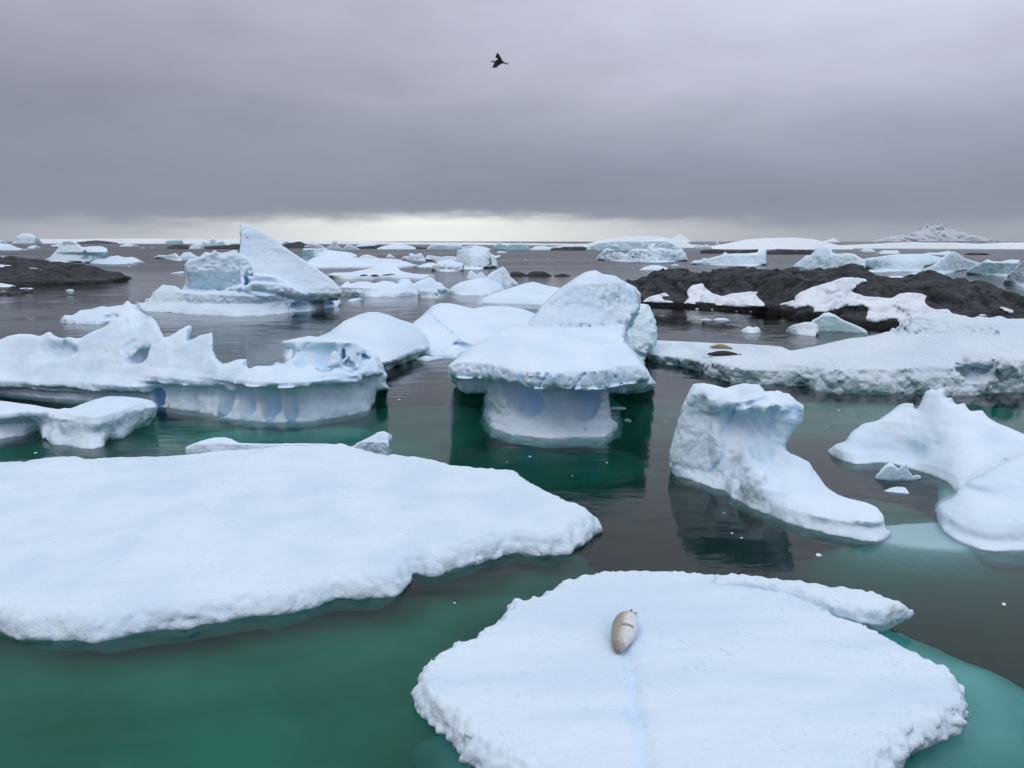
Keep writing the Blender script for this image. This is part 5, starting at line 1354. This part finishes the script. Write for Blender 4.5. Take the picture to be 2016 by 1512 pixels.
SNOWLAND = ice_material('far_snowfield', 6.0, cliff=(0.50, 0.58, 0.66), stain=0.5, snow_col=(0.80, 0.83, 0.86))
land('snowy_coast', [(60, 471), (250, 470), (480, 471), (620, 474), (780, 477), (930, 478), (1060, 480), (1180, 481)], [(60, 479.5), (480, 480), (1180, 484)], 120, SNOWLAND, 0.6, q=1.8)
land('snowy_coast', [(1080, 486), (1120, 484), (1150, 482), (1180, 474), (1220, 468), (1262, 465), (1300, 466), (1330, 472), (1345, 474), (1360, 482), (1400, 484), (1450, 484), (1500, 482), (1540, 485), (1620, 484), (1690, 482), (1750, 479), (1800, 477), (1860, 478), (1930, 480), (1990, 478), (2060, 477)],
     [(1080, 487), (2060, 491)], 45, SNOWLAND, 0.8, q=1.7)
land('snow_cap_hill', [(1400, 485), (1430, 480), (1470, 472), (1510, 469), (1560, 468), (1600, 471), (1630, 478), (1650, 483), (1680, 486)], [(1400, 491), (1680, 491)], 50, SNOWLAND, 0.8, q=1.7)
land('snowy_peak', [(1300, 484), (1322, 470), (1334, 462), (1340, 461), (1350, 468), (1362, 478), (1380, 484)], [(1300, 476.6), (1380, 476.6)], 900, SNOWLAND, 0.8)
land('snowy_peak', [(1590, 484), (1625, 474), (1640, 469), (1648, 473), (1660, 482), (1680, 485)], [(1590, 476.6), (1680, 476.6)], 900, SNOWLAND, 0.8)
land('snowy_mountain', [(1690, 484), (1712, 479), (1735, 473), (1752, 469), (1768, 467), (1780, 462), (1788, 465), (1798, 459), (1810, 455), (1818, 448), (1826, 444), (1834, 450), (1841, 445), (1848, 448), (1854, 443), (1862, 450), (1872, 454),
      (1888, 457), (1905, 464), (1922, 467), (1940, 472), (1962, 475), (1985, 480), (2000, 480), (2016, 474), (2060, 468), (2100, 484)], [(1690, 476.3), (2100, 476.3)], 520, MOUNTAIN, 5.5, nscale=0.012, q=1.4)


# ================================================================== loose chips of ice on the water
def chip_mesh(seed):
    rnd = random.Random(seed)
    import bmesh
    bm = bmesh.new()
    bmesh.ops.create_icosphere(bm, subdivisions=2, radius=1)
    for v in bm.verts:
        k = 1 + 0.25 * rnd.uniform(-1, 1)
        v.co = (v.co.x * k, v.co.y * k * 0.7, v.co.z * k * 0.32 + 0.08)
    me = bpy.data.meshes.new('ice_chip')
    bm.to_mesh(me)
    bm.free()
    for p in me.polygons:
        p.use_smooth = False
    me.materials.append(ICE_M)
    return me


chips = [chip_mesh(s) for s in range(5)]
rnd = random.Random(4)
CHIPS = [
    (1612, 1093, 9, 'largest loose white chip, below the toe of the boot shaped berg'), (1441, 1050, 4, 'upper of two tiny chips close together below the boot shaped berg'),
    (1460, 1059, 4, 'lower of two tiny chips close together below the boot shaped berg'), (1977, 1190, 7, 'slanted white chip alone near the right edge beyond the seal floe'),
    (1043, 899, 4, 'small white chip straight in front of the mushroom berg stalk'), (1195, 911, 3, 'tiny chip in the dark reflection right of the mushroom stalk'),
    (998, 910, 2.5, 'tiny chip in the dark reflection left of the mushroom stalk'), (1127, 937, 2.5, 'tiny chip at the lower rim of the mushroom berg reflection'),
    (945, 782, 3, 'tiny chip under the left brim of the mushroom berg'), (785, 787, 6, 'flat chip on the grey green water right of the jagged berg'),
    (1650, 808, 4, 'small chip on the green water above the peak of the right berg'), (1629, 840, 2.5, 'tiny chip between the boot berg and the right berg'),
    (70, 892, 5, 'small chip between the left edge berg and the left foreground floe'), (1425, 1010, 2.5, 'tiny chip close under the front of the boot shaped berg'),
    (1310, 830, 3, 'tiny chip on the water left of the boot shaped berg column'), (895, 1187, 4, 'faint chip in the green channel between the two foreground floes'),
    (868, 1077, 3, None),
    (980, 509, 3, 'faint chip below the small floe near the blue blocky berg'), (1034, 512, 5, 'white chip in open water below the blue blocky berg'),
    (1080, 511, 5, 'white chip midway between the blue blocky berg and the ridged berg'), (1050, 520, 3, 'faint chip lower than its neighbours in the central open water'),
    (1152, 510, 4, 'chip just left of the wide ridged berg'), (1245, 528, 3, 'tiny chip left of the smooth white lens of ice'),
    (1527, 507, 4, 'chip in open water between the wedge berg and the saddle berg'), (1300, 520, 4, None),
    (836, 528, 4, 'chip left of the dark stained berg'), (300, 489, 5, 'thin chip far off above the teal shaded berg, right one of two'),
    (280, 489, 6, 'thin chip far off above the teal shaded berg, left one of two'), (1372, 608, 5, 'leftmost ice chip along the foot of the right rock island'),
    (1382, 606, 4, 'second ice chip from the left along the foot of the right rock island'), (1402, 609, 3, 'middle ice chip along the foot of the right rock island'),
    (1478, 614, 5, 'flat white chip under the second snow bank of the right rock island'), (1450, 613, 2.5, 'tiny chip just left of the flat chip under the rock island'),
    (1517, 601, 4, None), (728, 535, 3, None), (905, 497, 5, None), (1100, 505, 4, 'chip in open water left of the wide ridged berg, further out'),
    (1328, 518, 3, 'tiny chip below the right end of the wide ridged berg')]
for i, (px, py, w, lab) in enumerate(CHIPS):
    if lab is None:
        continue
    g = ground(px, py)
    s = w / FPX * math.hypot(g[1], CAM_H) * 0.75
    o = link('ice_chip', chips[i % 5], label=lab, cat='ice chip', group='loose chips of ice on the water', loc=(g[0], g[1], 0))
    o.scale = (s, s, s * 0.8)
    o.rotation_euler = (0, 0, rnd.uniform(0, 6))


# ================================================================== animals
def sdf_body(chain, ells, h, k=0.12):
    """one continuous mesh from tapered capsules and ellipsoids. chain: list of polylines of (x,y,z,r)"""
    P = [p for c in chain for p in c]
    lo = np.array([min(p[i] - p[3] for p in P) for i in range(3)]) - 4 * h
    hi_ = np.array([max(p[i] + p[3] for p in P) for i in range(3)]) + 4 * h
    n = ((hi_ - lo) / h).astype(int) + 1
    X, Y, Z = np.meshgrid(*[(lo[i] + np.arange(n[i]) * h).astype(np.float32) for i in range(3)], indexing='ij')
    f = np.full(X.shape, -9.0, np.float32)
    for c in chain:
        fc = None
        for a, b in zip(c[:-1], c[1:]):
            A, Bv = np.array(a[:3]), np.array(b[:3])
            e = Bv - A
            t = np.clip(((X - A[0]) * e[0] + (Y - A[1]) * e[1] + (Z - A[2]) * e[2]) / (e @ e), 0, 1)
            d = a[3] + (b[3] - a[3]) * t - np.sqrt((X - A[0] - t * e[0]) ** 2 + (Y - A[1] - t * e[1]) ** 2 + (Z - A[2] - t * e[2]) ** 2)
            fc = d if fc is None else smax(fc, d, k)
        f = smax(f, fc, k * 0.4)
    for (cx_, cy_, cz, rx, ry, rz, ang) in ells:
        ca, sa = math.cos(ang), math.sin(ang)
        dx, dy = X - cx_, Y - cy_
        a, b = dx * ca + dy * sa, -dx * sa + dy * ca
        e = (1 - np.sqrt((a / rx) ** 2 + (b / ry) ** 2 + ((Z - cz) / rz) ** 2)) * min(rx, ry, rz)
        f = smax(f, e, 0.025)
    return surface_nets(f, lo, h)


def fur(name, back, belly, axis, mid, spot=None, w=0.5):
    """two-tone seal coat: back colour fading to belly colour across the body (object space)"""
    m = bpy.data.materials.new(name)
    m.use_nodes = True
    N = NT(m.node_tree)
    o = N.n('ShaderNodeOutputMaterial')
    b = N.n('ShaderNodeBsdfPrincipled')
    N.l(b.outputs[0], o.inputs[0])
    t = N.n('ShaderNodeTexCoord')
    P = t.outputs['Object']
    s = N.n('ShaderNodeSeparateXYZ')
    N.l(P, s.inputs[0])
    n = N.noise(P, 5, 4, 0.6)
    v = N.math('ADD', s.outputs[axis], N.math('MULTIPLY', N.math('SUBTRACT', n, 0.5), 0.25))
    col = N.mix(N.mrange(v, mid - w * 0.5, mid + w * 0.5), (*back, 1), (*belly, 1))
    if spot:
        col = N.mix(N.mrange(N.noise(P, 14, 3, 0.6), 0.52, 0.66, 0, 0.35), col, (*spot, 1))
        col = N.mix(N.mrange(s.outputs['Y'], -0.75, -1.0, 0, 0.55), col, (0.20, 0.16, 0.13, 1))
    col = N.mix(N.mrange(s.outputs['Y'], 0.98, 1.12, 0, 0.8), col, (0.09, 0.08, 0.07, 1))
    N.l(col, b.inputs['Base Color'])
    b.inputs['Roughness'].default_value = 0.6
    b.inputs['Specular IOR Level'].default_value = 0.15
    bp = N.n('ShaderNodeBump')
    bp.inputs['Strength'].default_value = 0.3
    bp.inputs['Distance'].default_value = 0.01
    N.l(N.noise(P, 60, 3), bp.inputs['Height'])
    N.l(bp.outputs[0], b.inputs['Normal'])
    return m


DARK = simple_material('dark_skin', (0.03, 0.028, 0.026), 0.35, 0.5)


def ball(name, parent, loc, r, mat, sq=(1, 1, 1)):
    import bmesh
    bm = bmesh.new()
    bmesh.ops.create_icosphere(bm, subdivisions=2, radius=r)
    for v in bm.verts:
        v.co = (v.co.x * sq[0], v.co.y * sq[1], v.co.z * sq[2])
    me = bpy.data.meshes.new(name)
    bm.to_mesh(me)
    bm.free()
    for p in me.polygons:
        p.use_smooth = True
    me.materials.append(mat)
    return link(name, me, parent=parent, loc=loc)


def empty(name, loc, rz, label, cat, group=None):
    o = link(name, None, label=label, cat=cat, group=group, loc=loc)
    o.rotation_euler = (0, 0, rz)
    return o


def seal(loc, rz, label, mats, flip=1, h=0.024, S=1.0, group=None, raised=0.0, eyes=True, flips=((0.20, -0.15, 0.54, 0.75, 0.55),)):
    """seal lying along its local y axis: head at -y, tail at +y"""
    r = empty('seal', loc, rz, label, 'seal', group)
    z = 0.27
    body = [(0.00, -1.06, z - 0.10 + raised, 0.065), (-0.01, -0.96, z - 0.05 + raised, 0.145), (-0.01, -0.80, z - 0.05 + raised * 0.8, 0.175), (0.0, -0.62, z - 0.01 + raised * 0.4, 0.225), (0.02, -0.35, z + 0.03, 0.305), (0.03, -0.05, z + 0.06, 0.335),
            (0.03, 0.25, z + 0.04, 0.315), (0.02, 0.55, z - 0.01, 0.235), (0.01, 0.80, z - 0.05, 0.165), (0.0, 0.96, z - 0.12, 0.09), (0.0, 1.06, z - 0.15, 0.055)]
    hind = [[(0.0, 1.00, z - 0.13, 0.05), (0.10, 1.12, z - 0.10, 0.045), (0.22, 1.20, z - 0.05, 0.030)], [(0.0, 1.00, z - 0.13, 0.05), (0.02, 1.14, z - 0.08, 0.042), (0.06, 1.25, z - 0.0, 0.028)]]
    chains = [body] + hind
    chains = [[(a * S * flip, b * S, c * S, d * S) for a, b, c, d in ch] for ch in chains]
    # snout and whisker pads
    ell = [(0.035 * S * flip, -1.08 * S, (z - 0.11 + raised) * S, 0.05 * S, 0.05 * S, 0.045 * S, 0), (-0.035 * S * flip, -1.08 * S, (z - 0.11 + raised) * S, 0.05 * S, 0.05 * S, 0.045 * S, 0)]
    V, F = sdf_body(chains, ell, h * S)
    me = make_mesh('body', V, F, mats[0])
    link('body', me, parent=r)
    # fore flippers, own meshes with a paddle shape
    for (fx, fy, fz, ang, tilt) in flips:
        ch = [[(0, 0, 0, 0.055), (0.12, 0.02, 0, 0.075), (0.22, 0.0, 0, 0.06), (0.29, -0.03, 0, 0.03)]]
        V, F = sdf_body([[(a * S, b * S, c * S, d * S) for a, b, c, d in c_] for c_ in ch], [], 0.014 * S, 0.05)
        V[:, 2] *= 0.45
        m2 = make_mesh('flipper', V, F, mats[1])
        f = link('flipper', m2, parent=r, loc=(fx * S, fy * S, fz * S))
        f.rotation_euler = (0, tilt, ang)
    if eyes:
        for sx in (-1, 1):
            ball('eye', r, (sx * 0.085 * S, -1.0 * S, (z + 0.05 + raised) * S), 0.036 * S, DARK)
        ball('nose', r, (0, -1.125 * S, (z - 0.09 + raised) * S), 0.036 * S, DARK, (1.2, 0.7, 0.8))
    return r


FUR_PALE = fur('pale_seal_fur', (0.33, 0.30, 0.255), (0.72, 0.71, 0.70), 'X', 0.04, (0.18, 0.16, 0.13), 0.3)
FUR_FLIP = simple_material('flipper_skin', (0.36, 0.35, 0.33), 0.5, 0.3, 0.3)
FUR_TAN = fur('tan_seal_fur', (0.30, 0.22, 0.13), (0.50, 0.42, 0.32), 'X', 0.05)
FUR_DARK = fur('dark_seal_fur', (0.020, 0.020, 0.020), (0.045, 0.038, 0.032), 'X', 0.1)

def vert_array(o):
    a = np.empty(len(o.data.vertices) * 3, np.float32)
    o.data.vertices.foreach_get('co', a)
    return a.reshape(-1, 3) + np.array(o.location)


def rest_on(VV, px, py, r=0.3):
    """where the sight line of the pixel meets the top of a surface"""
    z = 4.5
    while z > 0:
        g = ground(px, py, z)
        d = np.hypot(VV[:, 0] - g[0], VV[:, 1] - g[1]) < r
        if d.any() and VV[d, 2].max() >= z:
            return (g[0], g[1], float(VV[d, 2].max()))
        z -= 0.04
    return ground(px, py, 0.5)


VR = vert_array(right_floe)
V4 = vert_array(floe4)
VS = vert_array(seal_floe)

g = ground(1229, 1243, 0.55)
hd = ground(1217, 1268, 0.6)
tl = ground(1238, 1197, 0.6)
ang = math.atan2(-(tl[0] - hd[0]), tl[1] - hd[1])
g = rest_on(VS, 1228, 1252, 0.12)
seal((g[0], g[1], g[2] - 0.05), ang, 'cream and tan seal lying on its side alone on the round foreground floe', (FUR_PALE, FUR_FLIP), flips=((0.04, -0.42, 0.63, 0.45, 0.35),), S=math.hypot(tl[0] - hd[0], tl[1] - hd[1]) / 2.32)

#@@SEALS
g = rest_on(VR, 1420, 686.5)
ts = seal((g[0], g[1], g[2] - 0.06), math.radians(52), 'light brown seal with a raised tail on the right floe behind the dark seal', (FUR_TAN, FUR_TAN), S=0.92, h=0.03, group=None)
ts.scale = (0.85, 1, 0.7)
g = rest_on(VR, 1424, 700)
ds = seal((g[0], g[1], g[2] - 0.05), math.radians(-93), 'large almost black seal lying stretched on the right floe', (FUR_DARK, FUR_DARK), S=1.2, h=0.03)
ds.scale = (0.8, 1, 0.55)
for px, py, rz, lab in ((717, 542.3, 88, 'dark seal at the left end of the row on the distant flat floe'), (738, 543, -85, 'dark brown seal second from the left in the row on the distant floe'),
                        (759, 541.6, 95, 'larger dark seal third from the left in the row on the distant floe'), (770, 540.2, -90, 'small dark seal at the right end of the row on the distant floe')):
    g = rest_on(V4, px, py + 1, 0.6)
    seal((g[0], g[1], g[2] - 0.1), math.radians(rz), lab, (FUR_DARK, FUR_DARK), S=1.1, h=0.05, group='seals on the distant flat floe', eyes=False).scale = (0.8, 1, 0.55)

# bird in flight
def build_bird():
    D = 42.0
    def P(px, py, dy=0.0):
        return np.array(at_y(px, py, D + dy))
    c = P(984, 121)
    root = empty('bird', tuple(c), 0, 'dark winged seabird with pale head and tail gliding under the clouds', 'bird')
    pale = simple_material('pale_feathers', (0.42, 0.42, 0.43), 0.7, 0.1, 0.3, 12)
    dark = simple_material('dark_feathers', (0.018, 0.018, 0.020), 0.7, 0.1, 0.3, 12)
    def q(px, py, dy=0):
        v = P(px, py, dy) - c
        return tuple(v)
    ch = [[(*q(968, 121.6, -0.05), 0.022), (*q(971, 121, -0.04), 0.05), (*q(975, 121.3, -0.02), 0.055), (*q(980, 121), 0.075), (*q(985, 121.6), 0.085), (*q(990, 122.6), 0.06), (*q(995, 124), 0.03), (*q(1000, 125.2), 0.016)]]
    V, F = sdf_body(ch, [], 0.012, 0.06)
    link('body', make_mesh('body', V, F, pale), parent=root)
    def plate(name, pts, t, mat):
        pts = [np.array(p) for p in pts]
        n = len(pts)
        nrm = np.cross(pts[1] - pts[0], pts[2] - pts[0])
        nrm /= np.linalg.norm(nrm)
        m = sum(pts) / n
        V = [p + nrm * t * 0.25 for p in pts] + [p - nrm * t * 0.25 for p in pts] + [m + nrm * t, m - nrm * t]
        F = []
        for i in range(n):
            j = (i + 1) % n
            F += [(i, j, 2 * n), (j + n, i + n, 2 * n + 1), (i, i + n, j + n), (i, j + n, j)]
        return link(name, make_mesh(name, np.array(V), np.array(F), mat, smooth=False), parent=root)
    plate('back', [q(977, 118.6, -0.1), q(981, 116.2, -0.11), q(986, 117.4, -0.11), q(990.5, 120.5, -0.09), q(991, 123.5, -0.09), q(986, 126, -0.11), q(980, 126, -0.11), q(975.5, 123, -0.1)], 0.03, dark)
    plate('wing', [q(989.5, 119.8, 0), q(986, 113, 0.12), q(983, 108, 0.22), q(979.4, 103.4, 0.3), q(977, 108, 0.26), q(975.2, 112, 0.2), q(977.5, 114.6, 0.12), q(980, 116.3, 0.05), q(981, 119.5, 0), q(984, 122, 0)], 0.02, dark)
    plate('wing', [q(989.8, 121.2, 0), q(986, 125.5, -0.1), q(983.4, 128.4, -0.18), q(979, 130, -0.24), q(979, 133, -0.3), q(969.3, 133.4, -0.36), q(971, 129, -0.24), q(973.2, 125, -0.14), q(977, 119.5, 0), q(982, 118.5, 0)], 0.02, dark)
    plate('tail', [q(989, 120.5), q(998, 124), q(1002, 124.5), q(1001, 127), q(996, 127), q(989, 124)], 0.012, pale)
    plate('bill', [q(968.5, 121), q(965.4, 121.6), q(965.8, 122.3), q(968.5, 122.2)], 0.012, dark)


build_bird()
print('TRIS', TRIS)
